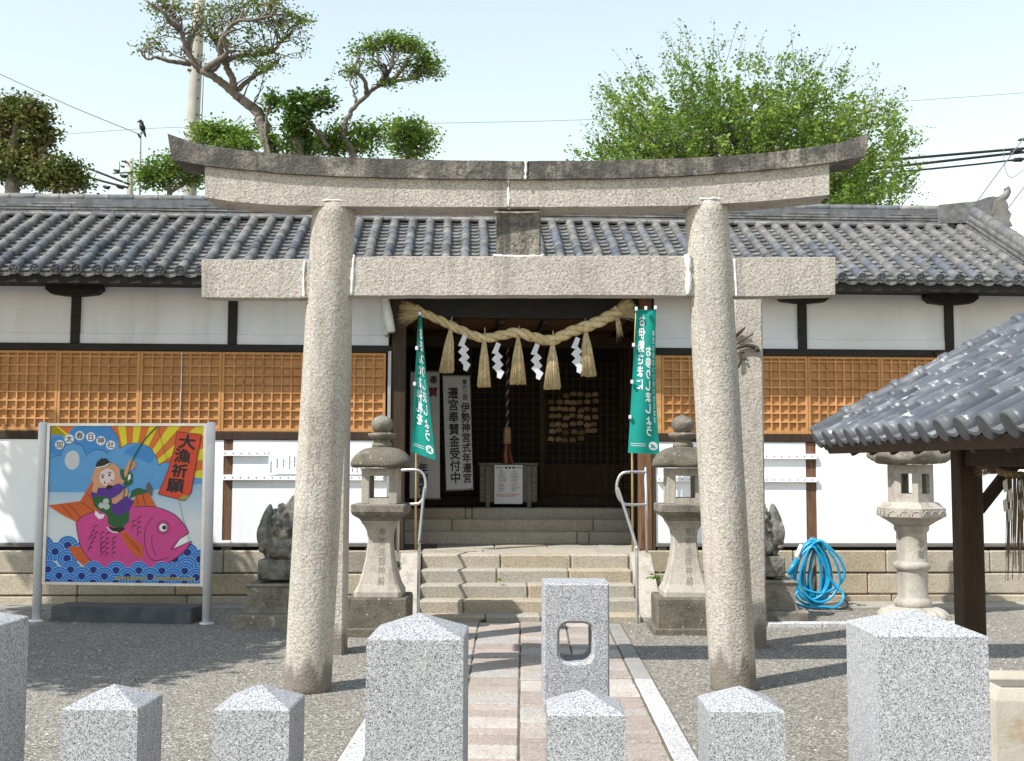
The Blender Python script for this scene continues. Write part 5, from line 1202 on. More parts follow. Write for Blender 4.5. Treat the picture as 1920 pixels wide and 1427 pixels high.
for p in pts: p.z = max(p.z, .05)
hz = empty('garden_hose', (tapx.x, HYp-.05, .05), 'coiled bright blue garden hose hanging by the foundation', 'hose')
MB().tube(cat_rom(pts, 6), .0165, 8).build('hose_coil', M_HOSE, hz)
MB().tube([at(1503, 1022, HYp-.12), at(1494, 1042, HYp-.16), at(1498, 1049, HYp-.16)], [.026, .028, .022], 8).build('nozzle', M_PLASTW, hz)
MB().tube([at(1495, 1050, HYp-.16), at(1478, 1076, HYp-.2)], .027, 10).build('wand', M_HOSE, hz)
MB().tube(cat_rom([Vector((at(1545, 1142, HYp).x, HYp-.1, .02)), Vector((at(1572, 1145, HYp).x, HYp-.12, .015)), Vector((at(1588, 1140, HYp).x, HYp-.05, .05)), at(1580, 1120, HYp)], 5), .008, 6).build('black_cord', M_BLACKPL, None, label='thin black cord end lying beside the blue hose', cat='cord')

# ------------------------------------------------------------------ water pavilion at the right
EX, EZ2 = 2.05, at(1537, 823, 7.95).z; AL = rad(28.2); RS = .265; LEN = 2.35
tz = empty('water_pavilion', (3.9, 6.0, 0), 'small open water pavilion with glossy grey tiled roof on dark posts', 'pavilion')
US = Vector((math.cos(AL), 0, math.sin(AL))); UN = Vector((-math.sin(AL), 0, math.cos(AL)))
def tp(y, t, h): return Vector((EX, y, EZ2))+US*t+UN*h
NR = 15; y_lo = 7.95-RS*(NR-1)-.1
ridx, ridz = EX+LEN*math.cos(AL), EZ2+LEN*math.sin(AL)
troof = MB().rings([[tp(8.03, .02, -.10), tp(8.03, LEN, -.10), tp(8.03, LEN, -.055), tp(8.03, .02, -.055)], [tp(y_lo, .02, -.10), tp(y_lo, LEN, -.10), tp(y_lo, LEN, -.055), tp(y_lo, .02, -.055)]]).build('roof', M_DARKBR, tz)
TR4 = Matrix.Rotation(-math.pi/2, 4, 'Z') @ Matrix.Rotation(AL, 4, 'X')
tme = roll_mesh(.064, .058, .30, M_TILEB, 14)
for i in range(NR):
    for k in range(8):
        inst(tme, 'round_tile', troof, I4, tp(7.95-RS*i, .294*k, rn.uniform(-.003, .003)), TR4)
mb = MB().lathe([(.066, 0), (.066, .02), (.060, .026), (.0, .027)], 22, smooth=False); T = Matrix.Rotation(-math.pi/2, 4, 'Y'); mb.v = [tuple(T @ Vector(v)) for v in mb.v]
tcap = mb.mesh('eave_cap', M_TILECUT)
for i in range(NR): inst(tcap, 'eave_cap', troof, I4, tp(7.95-RS*i, .004, 0), Matrix.Rotation(-AL, 4, 'Y'))
ft = MB()
for i in range(NR-1):
    yc = 7.95-RS*(i+.5); hw = RS/2-.015
    for k in range(11):
        V = []
        for t, h, dz in ((.215*k-.02, .016, -.018), (.215*k-.02, .016, 0), (.215*(k+1)+.01, -.004, 0)):
            for q in range(7): u = -1+q/3; V.append(tp(yc+u*hw, t, h+dz-.038*(1-u*u)))
        ft.add(V, [(r_*7+q, r_*7+q+1, r_*7+q+8, r_*7+q+7) for r_ in (0, 1) for q in range(6)])
ft.build('flat_tiles', M_TILEB, troof, kind='stuff', fix=False)
# verge: a thicker roll with ring joints
MB().tube([tp(8.02, .0, .045), tp(8.02, LEN, .045)], .055, 14).build('verge_roll', M_TILEB, troof)
for k in range(11):
    c = tp(8.02, .28+k*.195*1.03, .045); MB().tube([c-US*.032, c-US*.026, c+US*.026, c+US*.032], [.055, .070, .070, .055], 14).build('verge_ring', M_TILEB, troof)
MB().rings([[tp(8.09, 0, -.04), tp(8.09, LEN, -.04), tp(8.09, LEN, -.17), tp(8.09, .10, -.17)], [tp(8.05, 0, -.04), tp(8.05, LEN, -.04), tp(8.05, LEN, -.17), tp(8.05, .10, -.17)]]).build('barge_board', M_DARKBR, troof)
# other slope, ridge
MB().rings([[(ridx, y, ridz-.1), (ridx+LEN*math.cos(AL), y, EZ2-.1), (ridx+LEN*math.cos(AL), y, EZ2+.03), (ridx, y, ridz+.05)] for y in (8.03, y_lo)]).build('far_slope', M_TILEB, troof)
for k in range(13): inst(tme, 'ridge_tile', troof, I4, (ridx, y_lo+.3*k, ridz+.09))
# rafters, beams, posts
for i in range(8):
    y = 7.75-.42*i
    MB().rings([[tp(y+dy, t, h) for dy, h in ((-.03, -.19), (.03, -.19), (.03, -.102), (-.03, -.102))] for t in (.10, LEN)]).build('rafter', M_DARKBR, tz)
MB().rings([[tp(y, t, h) for t, h in ((.03, -.135), (.09, -.15), (.09, -.1), (.03, -.1))] for y in (8.03, y_lo)]).build('eave_batten', M_DARKBR, tz)
pcx = at(1815, 1000, 7.5).x
def zr(x): return EZ2+(x-EX)*math.tan(AL)-.2
for xx in (pcx, 2*ridx-pcx):
    for yy in (7.5, 4.6):
        MB().cbox(xx-.078, xx+.078, yy-.078, yy+.078, .06, zr(pcx)-.0, .012).build('post', M_DARKBR, tz)
        MB().lathe([(.15, -.03), (.15, .04), (.12, .06)], 16, (xx, yy, 0)).build('post_stone', M_LANTPALE, tz)
    MB().cbox(xx-.06, xx+.06, y_lo, 7.98, zr(pcx)+.002, zr(pcx)+.13, .008).build('purlin', M_DARKBR, tz)
zb_ = at(1900, 880, 7.5).z; zb1 = at(1900, 842, 7.5).z
for yy in (7.5, 4.6): MB().cbox(pcx+.08, 2*ridx-pcx-.08, yy-.05, yy+.05, zb_, zb1, .008).build('tie_beam', M_DARKBR, tz)
for xx in (pcx, 2*ridx-pcx): MB().cbox(xx-.045, xx+.045, 4.69, 7.41, zb_+.02, zb1+.01, .008).build('tie_beam', M_DARKBR, tz)
a, b_ = at(1843, 945, 7.5), at(1888, 888, 7.5); n_ = Vector((b_.z-a.z, 0, -(b_.x-a.x))).normalized()*.035
MB().rings([[p+n_*s_+Vector((0, dy, 0)) for s_, dy in ((-1, -.03), (1, -.03), (1, .03), (-1, .03))] for p in (a-(b_-a)*.2, b_+(b_-a)*.25)]).build('brace', M_DARKBR, tz)
MB().cbox(ridx-.06, ridx+.06, y_lo, 7.98, ridz-.24, ridz-.11, .008).build('ridge_beam', M_DARKBR, tz)
MB().rings([[(x, yy, z) for x, z in ((pcx, zb1), (2*ridx-pcx, zb1), (ridx, ridz-.25))] for yy in (7.49, 7.51)]).build('gable_board', M_DARKBR, tz)
# straw rope under its beam
sr = empty('straw_rope', at(1880, 885, 7.35), 'old straw rope with limp straw and paper streamers under the water pavilion', 'straw rope')
rp2 = cat_rom([at(1862, 879, 7.36), at(1880, 886, 7.34), at(1905, 891, 7.34), at(1935, 893, 7.34), at(1990, 890, 7.34)], 8); mb = MB()
for s_ in range(2): mb.tube([p+Vector((0, .013*math.cos(i*.75+s_*3.14), .013*math.sin(i*.75+s_*3.14))) for i, p in enumerate(rp2)], .017, 7)
mb.build('rope', M_STRAWD, sr)
brush('frayed_end', at(1868, 881, 7.36), Vector((-1, 0, .25)), Vector((0, 0, 1)), 130, .13, .06, sr, M_STRAWD, .0016, .05)
for px, pb in ((1893, 1074), (1905, 1060), (1912, 1076)): brush('straw_streamer', at(px+3, 892, 7.33), at(px, pb, 7.33)-at(px+3, 892, 7.33), Vector((0, 1, 0)), 13, .64, .035, sr, M_STRAWD, .0032, 0)
for px, pb in ((1888, 970), (1917, 985)):
    mb = MB(); P = [at(px, 890, 7.31)]
    for j in range(4):
        a = at(px+(5 if j % 2 else -4), 900+j*18, 7.31); q = Vector((.014, 0, .01)); mb.rings([[a-q, a+q, a+q+Vector((.006, 0, -.075)), a-q+Vector((.006, 0, -.075))], [v+Vector((0, .001, 0)) for v in (a-q, a+q, a+q+Vector((.006, 0, -.075)), a-q+Vector((.006, 0, -.075)))]])
    mb.build('zigzag_paper', M_PAPER, sr)
# stone water basin
x0, x1, y0, y1 = 2.03, 3.3, 4.98, 5.45; bz_ = at(1890, 1256, y1).z; t = .045
mb = MB(); rg = []
for q, z in ((.0, -.03), (0, bz_-.05), (.012, bz_)): rg.append([(x0+q, y0+q, z), (x1-q, y0+q, z), (x1-q, y1-q, z), (x0+q, y1-q, z)])
for q, z in ((t, bz_), (t+.02, bz_-.03), (t+.05, bz_-.32)): rg.append([(x0+q, y0+q, z), (x1-q, y0+q, z), (x1-q, y1-q, z), (x0+q, y1-q, z)])
e = empty('stone_basin', ((x0+x1)/2, (y0+y1)/2, 0), 'pale stone water basin under the pavilion roof at the right edge', 'basin')
M_BASIN = mat('basin_stone', [(.42, .38, .31), (.52, .48, .40)], 3, rough=.85, bump=[(60, .4, .006)], stains=[(2.2, .56, .66, (.33, .20, .09), .7), (5, .6, .7, (.3, .27, .22), .4)])
mb.rings(rg).build('trough', M_BASIN, e)
MB().box(x0+t+.03, x1-t-.03, y0+t+.03, y1-t-.03, bz_-.12, bz_-.035).build('water', flat('basin_water', (.02, .025, .025), .05, spec=.5), e)  # water set high and dark, painting the shade inside the trough

# ------------------------------------------------------------------ trees
rl = random.Random(21)
class Lf:
    def __init__(s): s.v = []; s.f = []
    def leaf(s, p, L_, up=.5, wd=.30):
        a = rl.uniform(0, 6.2832); e_ = rl.gauss(.15, .45); d = Vector((math.cos(a)*math.cos(e_), math.sin(a)*math.cos(e_), math.sin(e_)))
        n_ = Vector((rl.gauss(0, 1-up), rl.gauss(0, 1-up), rl.gauss(up, .35))); sd_ = d.cross(n_)
        if sd_.length < 1e-3: sd_ = d.orthogonal()
        sd_ = sd_.normalized()*(L_*wd); b = len(s.v); m_ = p+d*(L_*.5); dr = Vector((0, 0, L_*.12))
        s.v += [p, m_+sd_+dr, p+d*L_, m_-sd_+dr]; s.f += [(b, b+1, b+2), (b, b+2, b+3)]
    def build(s, name, m_, parent):
        me = bpy.data.meshes.new(name); me.from_pydata(s.v, [], s.f); me.materials.append(m_)
        o_ = bpy.data.objects.new(name, me); put(o_, parent); return o_
def wig(a, b, n, amp, sag=0):
    out = [a]
    for i in range(1, n):
        t = i/n; out.append(a.lerp(b, t)+Vector((rl.uniform(-amp, amp), rl.uniform(-amp, amp), rl.uniform(-amp, amp)+sag*math.sin(math.pi*t))))
    return out+[b]
def tree(name, lab, cat, base, limbs, clusters, leafm, Y, size, group=None, barkm=None, twig_r=.014, tuft=.14, per=26, tw=16, up=.5, near=.9, upb=.2):
    """limbs: [([(px,py,dy)..], r0, r1)], clusters: [(px,py,rx,ry,weight)] measured on the photo, dy/depth in metres"""
    e = empty(name, base, lab, cat, group); mb = MB(); nodes = []; k = Y/FPX
    for pts, r0, r1 in limbs:
        P = cat_rom([at(px, py, Y+dy) for px, py, dy in pts], 7); n = len(P)
        P = [p+Vector((rl.uniform(-.02, .02), rl.uniform(-.02, .02), 0)) for p in P]
        R = [lerp(r0, r1, i/(n-1)) for i in range(n)]; mb.tube(P, R, 9)
        nodes += [(p, r_) for p, r_ in list(zip(P, R))[n//4:]]
    lf = Lf()
    for px, py, rx, ry, wgt in clusters:
        c = at(px, py, Y+rl.uniform(-.5, .5)); rx_, rz_ = rx*k, ry*k; ryd = (rx_+rz_)*.55
        for i in range(max(2, int(tw*wgt))):
            while True:
                q = Vector((rl.uniform(-1, 1), rl.uniform(-1, 1), rl.uniform(-1, 1)))
                if q.length < 1: break
            tip = c+Vector((q.x*rx_, q.y*ryd, q.z*rz_))
            src = min(rl.sample(nodes, min(len(nodes), 26)), key=lambda nd: (nd[0]-tip).length+.6*max(0, nd[0].z-tip.z))
            pth = wig(src[0], tip, 4, .05+.05*(src[0]-tip).length*.4, upb*.3); mb.tube(pth, [min(twig_r*1.7, src[1]*.6), twig_r, twig_r*.75, twig_r*.5, twig_r*.3], 4)
            nodes.append((pth[2], twig_r)) if rl.random() < .5 else None
            for j in range(per):
                t_ = 1-rl.random()**2*.5; i0 = min(3, int(t_*4)); p = pth[i0].lerp(pth[i0+1], t_*4-i0)
                lf.leaf(p+Vector((rl.gauss(0, tuft), rl.gauss(0, tuft), rl.gauss(0, tuft*.6)+.03)), size*rl.uniform(.6, 1.25), up)
    mb.build('trunk', barkm or M_BARK, e, fix=False); lf.build('crown', leafm, e); return e
def zz(z, s=.34375, ox=200, oy=0): return (ox+z[0]*s, oy+z[1]*s)
def L1(pts, dys=None): return [(*zz(p), (dys[i] if dys else 0)) for i, p in enumerate(pts)]
def C1(cl): return [(*zz(c), c[2]*.34375, c[3]*.34375, c[4] if len(c) > 4 else 1) for c in cl]
YT = 21.0
gp = lambda px: (at(px, 300, YT).x, YT, 0)
tree('leaning_tree', 'tall open crowned tree leaning left with bare grey limbs above the torii', 'tree', gp(530),
     [(L1([(1010, 1500), (960, 1000), (900, 830), (850, 700), (830, 620), (760, 560), (690, 505), (600, 430), (500, 370), (440, 280), (400, 160), (340, 60), (250, -40)]), .14, .026),
      (L1([(700, 500), (680, 420), (640, 330), (622, 250), (645, 180), (700, 120), (800, 108), (900, 85)], [0, -.1, -.3, -.5, -.6, -.6, -.7, -.8]), .075, .02),
      (L1([(715, 490), (800, 420), (890, 370), (935, 330)], [0, .2, .4, .5]), .055, .018),
      (L1([(560, 400), (620, 330), (600, 240), (560, 180), (540, 90), (600, 20)], [0, .3, .5, .7, .8, .9]), .055, .015),
      (L1([(450, 350), (390, 340), (330, 332), (270, 312), (220, 322), (175, 268)], [0, -.3, -.5, -.6, -.6, -.7]), .05, .015),
      (L1([(650, 330), (720, 305), (820, 300), (905, 280), (950, 235), (1010, 170)], [-.3, .1, .3, .5, .6, .7]), .06, .018),
      (L1([(440, 280), (470, 180), (520, 110), (500, 20)], [0, .4, .6, .7]), .07, .02), (L1([(400, 160), (350, 120), (300, 60), (220, 10)], [0, -.3, -.5, -.6]), .06, .02),
      (L1([(540, 380), (600, 330), (660, 290), (640, 200), (700, 160)], [0, -.4, -.6, -.8, -.9]), .07, .02)],
     C1([(190, 260, 45, 40, .6), (255, 205, 50, 45, .6), (300, 235, 45, 40, .4), (300, 40, 110, 60, 1.1), (420, 20, 120, 60, 1.2), (330, 110, 70, 60, .6), (400, 190, 60, 60, .5), (420, 290, 60, 50, .4), (540, 60, 110, 60, 1.2), (600, 130, 80, 50, .8), (590, 215, 55, 40, .7), (660, 240, 60, 40, .5),
         (700, 50, 100, 60, 1.2), (800, 70, 100, 55, 1), (880, 30, 100, 50, 1.1), (940, 70, 60, 40, .5), (930, 10, 80, 40, .8), (780, 190, 70, 50, .5), (850, 210, 60, 45, .5), (940, 130, 60, 35, .8), (1030, 105, 80, 40, 1), (1095, 130, 45, 30, .6), (1000, 200, 60, 40, .5), (1080, 235, 45, 30, .4), (1085, 280, 35, 18, .3),
         (800, 285, 80, 40, 1.1), (880, 310, 50, 40, .6), (870, 380, 60, 35, .5), (935, 360, 38, 30, .5), (790, 350, 60, 40, .35), (740, 330, 40, 40, .3), (500, 330, 70, 40, .3)]),
     M_LEAFP, YT, .07, tw=12, per=17, tuft=.085, near=.8)
tree('curved_pine_tree', 'small tree with curved bare trunk and flat rounded crown holding a crow', 'tree', gp(660),
     [(L1([(1420, 1500), (1360, 950), (1330, 810), (1292, 750), (1300, 680), (1340, 600), (1420, 520), (1480, 470), (1600, 440), (1690, 430)]), .07, .025),
      (L1([(1420, 520), (1412, 450), (1372, 400), (1330, 390)], [0, -.2, -.3, -.4]), .05, .02), (L1([(1480, 470), (1510, 400), (1480, 320), (1470, 260)], [0, .2, .4, .4]), .05, .02),
      (L1([(1360, 560), (1345, 490), (1325, 455)]), .03, .012), (L1([(1540, 450), (1620, 370), (1660, 300), (1720, 260)], [0, .3, .4, .5]), .05, .02), (L1([(1500, 440), (1560, 360), (1560, 270)], [0, -.3, -.4]), .045, .018)],
     C1([(1470, 250, 80, 35, 1.3), (1560, 235, 90, 30, 1.8), (1650, 255, 90, 40, 2), (1730, 300, 70, 45, 1.7), (1775, 370, 55, 45, 1.4), (1800, 420, 35, 25, .7), (1400, 290, 60, 40, .9), (1350, 285, 35, 30, .4), (1370, 385, 60, 35, .8), (1305, 415, 40, 20, .4), (1680, 400, 70, 35, .7), (1560, 475, 45, 22, .6), (1600, 330, 60, 40, .6), (1430, 350, 50, 40, .3), (1660, 455, 30, 12, .2)]),
     M_LEAFG, YT, .07, tw=13, per=20, tuft=.09)
def shrub(lab, cl, Y, leafm, limbs, size=.085, name='green_tree', grp='trees behind the hall roof', **k):
    c0 = cl[0]; return tree(name, lab, 'tree', (at(c0[0], 300, Y).x, Y, 0), limbs, cl, leafm, Y, size, grp, **k)
shrub('ivy covered tree stump rising behind the torii beam', [(560, 215, 22, 28, 2.4), (556, 250, 20, 30, 2.4), (560, 280, 26, 20, 2), (582, 195, 26, 16, 1.5), (608, 192, 22, 14, .9), (553, 195, 18, 12, .8)], 20.4, M_IVY, [([(556, 420, 0), (556, 290, 0), (558, 240, 0), (572, 200, 0)], .2, .08), ([(585, 235, 0), (600, 255, 0), (615, 275, 0)], .05, .03)], .10, 'ivy_stump_tree', tw=16, per=26, tuft=.10)
shrub('tuft of ivy leaves on the bend of the leaning trunk', [(507, 192, 17, 13, 1.2), (503, 205, 8, 10, .5), (495, 245, 10, 26, 1.1), (512, 275, 22, 14, 1.2)], 20.75, M_LEAFG, [([(505, 420, 0), (505, 300, 0), (498, 240, 0), (505, 200, 0)], .05, .02)], .085, 'ivy_clump', tw=12, per=20, tuft=.08)
shrub('bright green bush just above the left end of the torii beam', [(300, 330, 45, 25, 2), (335, 310, 30, 25, 1.6), (360, 335, 30, 18, 1.4), (280, 340, 26, 14, 1)], 23, M_LEAFG, [([(320, 520, 0), (318, 360, 0), (312, 325, 0)], .08, .03), ([(318, 360, 0), (350, 345, 0)], .05, .02)], tw=20)
shrub('bright green tree crown between the pole and leaning tree', [(400, 250, 30, 14, 1.5), (430, 262, 40, 20, 2.2), (455, 275, 30, 18, 1.6), (385, 270, 22, 14, 1), (430, 285, 50, 14, 1.4)], 23, M_LEAFG, [([(420, 520, 0), (420, 330, 0), (424, 270, 0)], .09, .03)], tw=20)
shrub('loose green foliage at the foot of the curved tree', [(610, 272, 34, 18, 1.6), (640, 262, 26, 22, 1.2), (585, 280, 30, 14, 1.3), (680, 250, 34, 16, 1.1), (700, 262, 24, 14, .7), (660, 285, 50, 12, 1.3)], 21.6, M_LEAFG, [([(640, 520, 0), (636, 330, 0), (630, 280, 0)], .08, .03), ([(636, 330, 0), (670, 280, 0), (690, 252, 0)], .05, .02)], tw=17)
shrub('bright green leafy tree right of the curved tree', [(770, 250, 34, 22, 2), (790, 270, 26, 24, 1.7), (740, 258, 28, 14, 1), (765, 285, 40, 14, 1.6), (735, 240, 16, 8, .4)], 22.5, M_LEAFB, [([(770, 520, 0), (768, 330, 0), (765, 265, 0)], .08, .03)], tw=18)
shrub('dark brownish green tree at the far left behind the roof', [(*(q[0]*.21875, 120+q[1]*.21875), q[2]*.21875, q[3]*.21875, q[4]) for q in ((150, 400, 150, 70, 2), (280, 450, 100, 90, 2), (60, 480, 120, 110, 2), (340, 600, 70, 70, 1), (430, 630, 35, 25, .3), (330, 720, 60, 40, .6), (60, 700, 150, 120, 2.4), (200, 830, 160, 110, 2.4), (60, 950, 160, 110, 2.4), (300, 960, 130, 90, 2), (430, 950, 90, 80, 1.4), (560, 940, 110, 80, 1.7), (650, 1010, 80, 60, 1), (520, 1050, 150, 50, 1.6))],
      24, M_LEAFD, [([(20, 520, 0), (25, 330, 0), (30, 250, 0), (40, 210, 0)], .2, .05), ([(25, 330, 0), (70, 300, 0), (90, 260, 0)], .08, .03), ([(25, 345, 0), (90, 335, 0), (140, 330, 0)], .08, .02)], .11, 'dark_tree', tw=24, per=26, tuft=.16)
# the big tree on the right: an airy dome of upright shoots
YB = 23.0; rl.seed(77)
e = empty('broad_green_tree', (at(1410, 300, YB).x, YB, 0), 'broad bright spring green tree behind the right half of the torii', 'tree'); mb = MB(); lf = Lf(); k = YB/FPX
c0 = at(1410, 420, YB); mb.tube(cat_rom([Vector((c0.x, YB, 0)), Vector((c0.x, YB, 2.5)), at(1405, 400, YB)], 5), [.32, .3, .28, .27, .26, .25, .24, .23, .22, .21, .2], 10)
lims = []
for i in range(16):
    a = lerp(-1.35, 1.35, (i+.5)/16)+rl.uniform(-.08, .08); ln_ = lerp(290, 200, abs(math.sin(a))**.7)*rl.uniform(.6, .9)
    tip = at(1405+ln_*1.12*math.sin(a), 395-ln_*math.cos(a)*.92, YB+rl.uniform(-1.6, 1.6)); P = wig(at(1405, 405, YB), tip, 5, .18, .25); mb.tube(P, [.12, .10, .075, .055, .04, .02], 7); lims.append(P)
otl = [(1085, 300), (1110, 285), (1130, 240), (1125, 200), (1150, 165), (1185, 150), (1230, 145), (1260, 100), (1300, 95), (1330, 105), (1375, 100), (1400, 115), (1440, 110), (1480, 108), (1500, 125), (1540, 125), (1570, 135), (1590, 150), (1620, 185), (1650, 195), (1680, 215), (1675, 245), (1705, 260), (1700, 300), (1710, 350), (1700, 375)]
def inside(px, py):
    c_ = False; pl_ = otl+[(1690, 420), (1100, 420), (1060, 310)]; j = len(pl_)-1
    for i in range(len(pl_)):
        if (pl_[i][1] > py) != (pl_[j][1] > py) and px < (pl_[j][0]-pl_[i][0])*(py-pl_[i][1])/(pl_[j][1]-pl_[i][1])+pl_[i][0]: c_ = not c_
        j = i
    return c_
def shoot(p, d, L_, nl, sz):
    t2 = p+d*L_+Vector((rl.uniform(-.08, .08), rl.uniform(-.1, .1), 0)); P = wig(p, t2, 3, .03*L_); mb.tube(P, [.008, .006, .004, .002], 4)
    for j in range(nl):
        q = rl.random()**.8; i0 = min(2, int(q*3)); b_ = P[i0].lerp(P[i0+1], q*3-i0)
        lf.leaf(b_+Vector((rl.gauss(0, .055), rl.gauss(0, .055), rl.gauss(0, .05))), sz*rl.uniform(.6, 1.2), .45)
cnt = 0
while cnt < 1750:
    px, py = rl.uniform(1060, 1720), rl.uniform(95, 420)
    if not inside(px, py): continue
    edge = min((px-q[0])**2+((py-q[1])*1.2)**2 for q in otl)**.5
    if rl.random() > (.06+.94*min(1, edge/90))*(.08+.92*min(1, max(0, py-100)/140)): continue
    cnt += 1; p = at(px, py, YB+rl.uniform(-2.3, 2.3)); dx = (px-1405)/330
    d = Vector((dx*.9+rl.gauss(0, .35), rl.gauss(0, .4), 1.0-.35*abs(dx)+rl.gauss(0, .25))).normalized()
    if rl.random() < .20:
        P = rl.choice(lims); s_ = min(P, key=lambda v: (v-p).length); pth = wig(s_, p, 3, .08); mb.tube(pth, [.018, .014, .010, .007], 4)
    shoot(p-d*.2, d, rl.uniform(.3, .6), 30, .098)
for px, py, tx, ty in ((1300, 100, 1288, 45), (1310, 130, 1345, 88), (1335, 120, 1362, 72), (1255, 135, 1240, 95), (1235, 150, 1205, 118), (1400, 120, 1420, 92), (1455, 125, 1478, 104), (1510, 130, 1533, 100), (1560, 160, 1588, 130), (1150, 190, 1128, 160), (1130, 230, 1115, 195), (1610, 190, 1655, 175), (1660, 240, 1690, 205), (1690, 255, 1712, 240), (1290, 110, 1296, 62), (1275, 120, 1275, 80), (1195, 165, 1178, 140), (1105, 300, 1062, 285), (1690, 340, 1718, 365), (1480, 120, 1500, 96), (1345, 110, 1330, 80)):
    a = at(px, py, YB+rl.uniform(-1, 1)); b_ = at(tx, ty, a.y); shoot(a, (b_-a).normalized(), (b_-a).length, 26, .075)
for i in range(120):                                   # wispy shoots breaking the outline
    j = rl.randrange(len(otl)-1); t_ = rl.random(); px, py = lerp(otl[j][0], otl[j+1][0], t_), lerp(otl[j][1], otl[j+1][1], t_)
    a = at(px+(1405-px)*.06, py+rl.uniform(14, 40), YB+rl.uniform(-1.5, 1.5)); d = Vector(((px-1405)/420+rl.gauss(0, .25), rl.gauss(0, .3), 1)).normalized()
    shoot(a, d, rl.uniform(.4, 1.0), 15, .075)
mb.build('trunk', M_BARKD, e, fix=False); lf.build('crown', M_LEAFB, e)
# a tree beside the forecourt, outside the picture on the left, whose shade falls on the sign
rl.seed(5); e = empty('forecourt_tree', (-8.0, 8.6, 0), 'dense evergreen tree beside the forecourt on the left', 'tree'); mb = MB(); lf = Lf()
mb.tube([(-8.0, 8.6, -.1), (-7.9, 8.6, 1.6), (-7.6, 8.8, 3.2), (-7.3, 9.0, 4.6)], [.26, .22, .17, .1], 10)
for c, r_, n_ in (((-6.9, 7.7, 5.0), (1.15, 1.6, .6), 330), ((-6.55, 9.6, 5.0), (1.3, 1.5, .6), 380), ((-7.7, 10.8, 5.0), (1.2, 1.0, .6), 240), ((-8.1, 9.0, 5.2), (1.3, 1.8, .7), 200)):
    for i in range(n_):
        while True:
            q = Vector((rl.uniform(-1, 1), rl.uniform(-1, 1), rl.uniform(-1, 1)))
            if q.length < 1: break
        p = Vector((c[0]+q.x*r_[0], c[1]+q.y*r_[1], c[2]+q.z*r_[2]))
        if rl.random() < .3: mb.tube(wig(Vector((-7.6, 8.8, 3.4)).lerp(Vector(c), .6), p, 3, .1), [.03, .022, .015, .008], 4)
        for j in range(20): lf.leaf(p+Vector((rl.gauss(0, .15), rl.gauss(0, .15), rl.gauss(0, .11))), rl.uniform(.11, .19), .6)
mb.build('trunk', M_BARK, e, fix=False); lf.build('crown', M_LEAFD, e)

# ------------------------------------------------------------------ crows, poles, cables
def crow(lab, c, k, flip=1, tilt=0):
    e = empty('crow', c, lab, 'crow'); P = [(c+Vector((0, 0, 0)), (.075*k, .07*k, .12*k), (flip*rad(-22+tilt), 'Y')), (c+Vector((-.05*k*flip, 0, .15*k)), (.05*k, .05*k, .055*k), None), (c+Vector((.06*k*flip, 0, -.15*k)), (.03*k, .045*k, .12*k), (flip*rad(-18+tilt), 'Y')), (c+Vector((-.02*k*flip, 0, .09*k)), (.055*k, .055*k, .08*k), None)]
    bm_ = bmesh.new()
    for cc, r, rot in P:
        bmesh.ops.create_icosphere(bm_, subdivisions=2, radius=1, matrix=Matrix.Translation(cc) @ (Matrix.Rotation(rot[0], 4, rot[1]) if rot else I4) @ Matrix.Diagonal((*r, 1)))
    me = bpy.data.meshes.new('body'); bm_.to_mesh(me); bm_.free(); me.materials.append(M_CROW)
    for p in me.polygons: p.use_smooth = True
    o0 = bpy.data.objects.new('body', me); COL.objects.link(o0); md = o0.modifiers.new('r', 'REMESH'); md.mode = 'VOXEL'; md.voxel_size = .012*k
    m2 = bpy.data.meshes.new_from_object(o0.evaluated_get(bpy.context.evaluated_depsgraph_get())); bpy.data.objects.remove(o0)
    for p in m2.polygons: p.use_smooth = True
    m2.materials.clear(); m2.materials.append(M_CROW); put(bpy.data.objects.new('body', m2), e)
    MB().tube([c+Vector((-.09*k*flip, 0, .155*k)), c+Vector((-.16*k*flip, 0, .135*k))], [.022*k, .003*k], 6).build('beak', M_CROW, e)
    for s_ in (-1, 1): MB().tube([c+Vector((.01*k, s_*.025*k, -.09*k)), c+Vector((-.01*k, s_*.025*k, -.17*k))], .007*k, 5).build('leg', M_CROW, e)
crow('black crow perched in the crown of the small curved tree', at(723, 136, 20.6), .92)
crow('black crow perched on top of the thin mast at the left', at(267, 239, 26), .95)
mst = empty('thin_mast', (at(263, 300, 26).x, 26, 0), 'thin metal mast with the perched crow left of the torii', 'mast')
MB().tube([Vector((at(263, 300, 26).x, 26, 0)), at(263, 330, 26), at(264, 247, 26)], [.03, .022, .018], 6).build('pole', M_CABLEG, mst)
MB().tube([at(263, 258, 26), at(258, 250, 25.95)], [.03, .02], 6).build('clamp', M_CABLE, mst)
b0 = at(352, 430, 25); up_ = empty('utility_pole', (b0.x, 25, 0), 'tall concrete utility pole behind the leaning tree', 'utility pole')
MB().tube([Vector((at(350, 640, 25).x, 25, -.1)), at(354, 400, 25), at(362, 230, 25), at(371, 60, 25), at(379, -90, 25)], [.165, .157, .146, .136, .126], 18).build('shaft', M_CONC, up_)
for py in (150, 185, 215, 250, 290): p = at(361+(230-py)*.055+8, py, 24.84); MB().tube([p, p+Vector((0, -.05, 0))], .02, 6).build('step_bolt', M_IRON, up_)
MB().tube([at(352, 131, 24.9), at(378, 135, 24.9)], .035, 6).build('band', M_IRON, up_)
MB().tube([at(383, 100, 24.8), at(380, 180, 24.8), at(377, 260, 24.8)], .012, 5).build('ground_wire', M_CABLEG, up_)
YP = 34; p2 = empty('wooden_utility_pole', (at(245, 400, YP).x, YP, 0), 'short weathered utility pole with insulators left of the torii', 'utility pole')
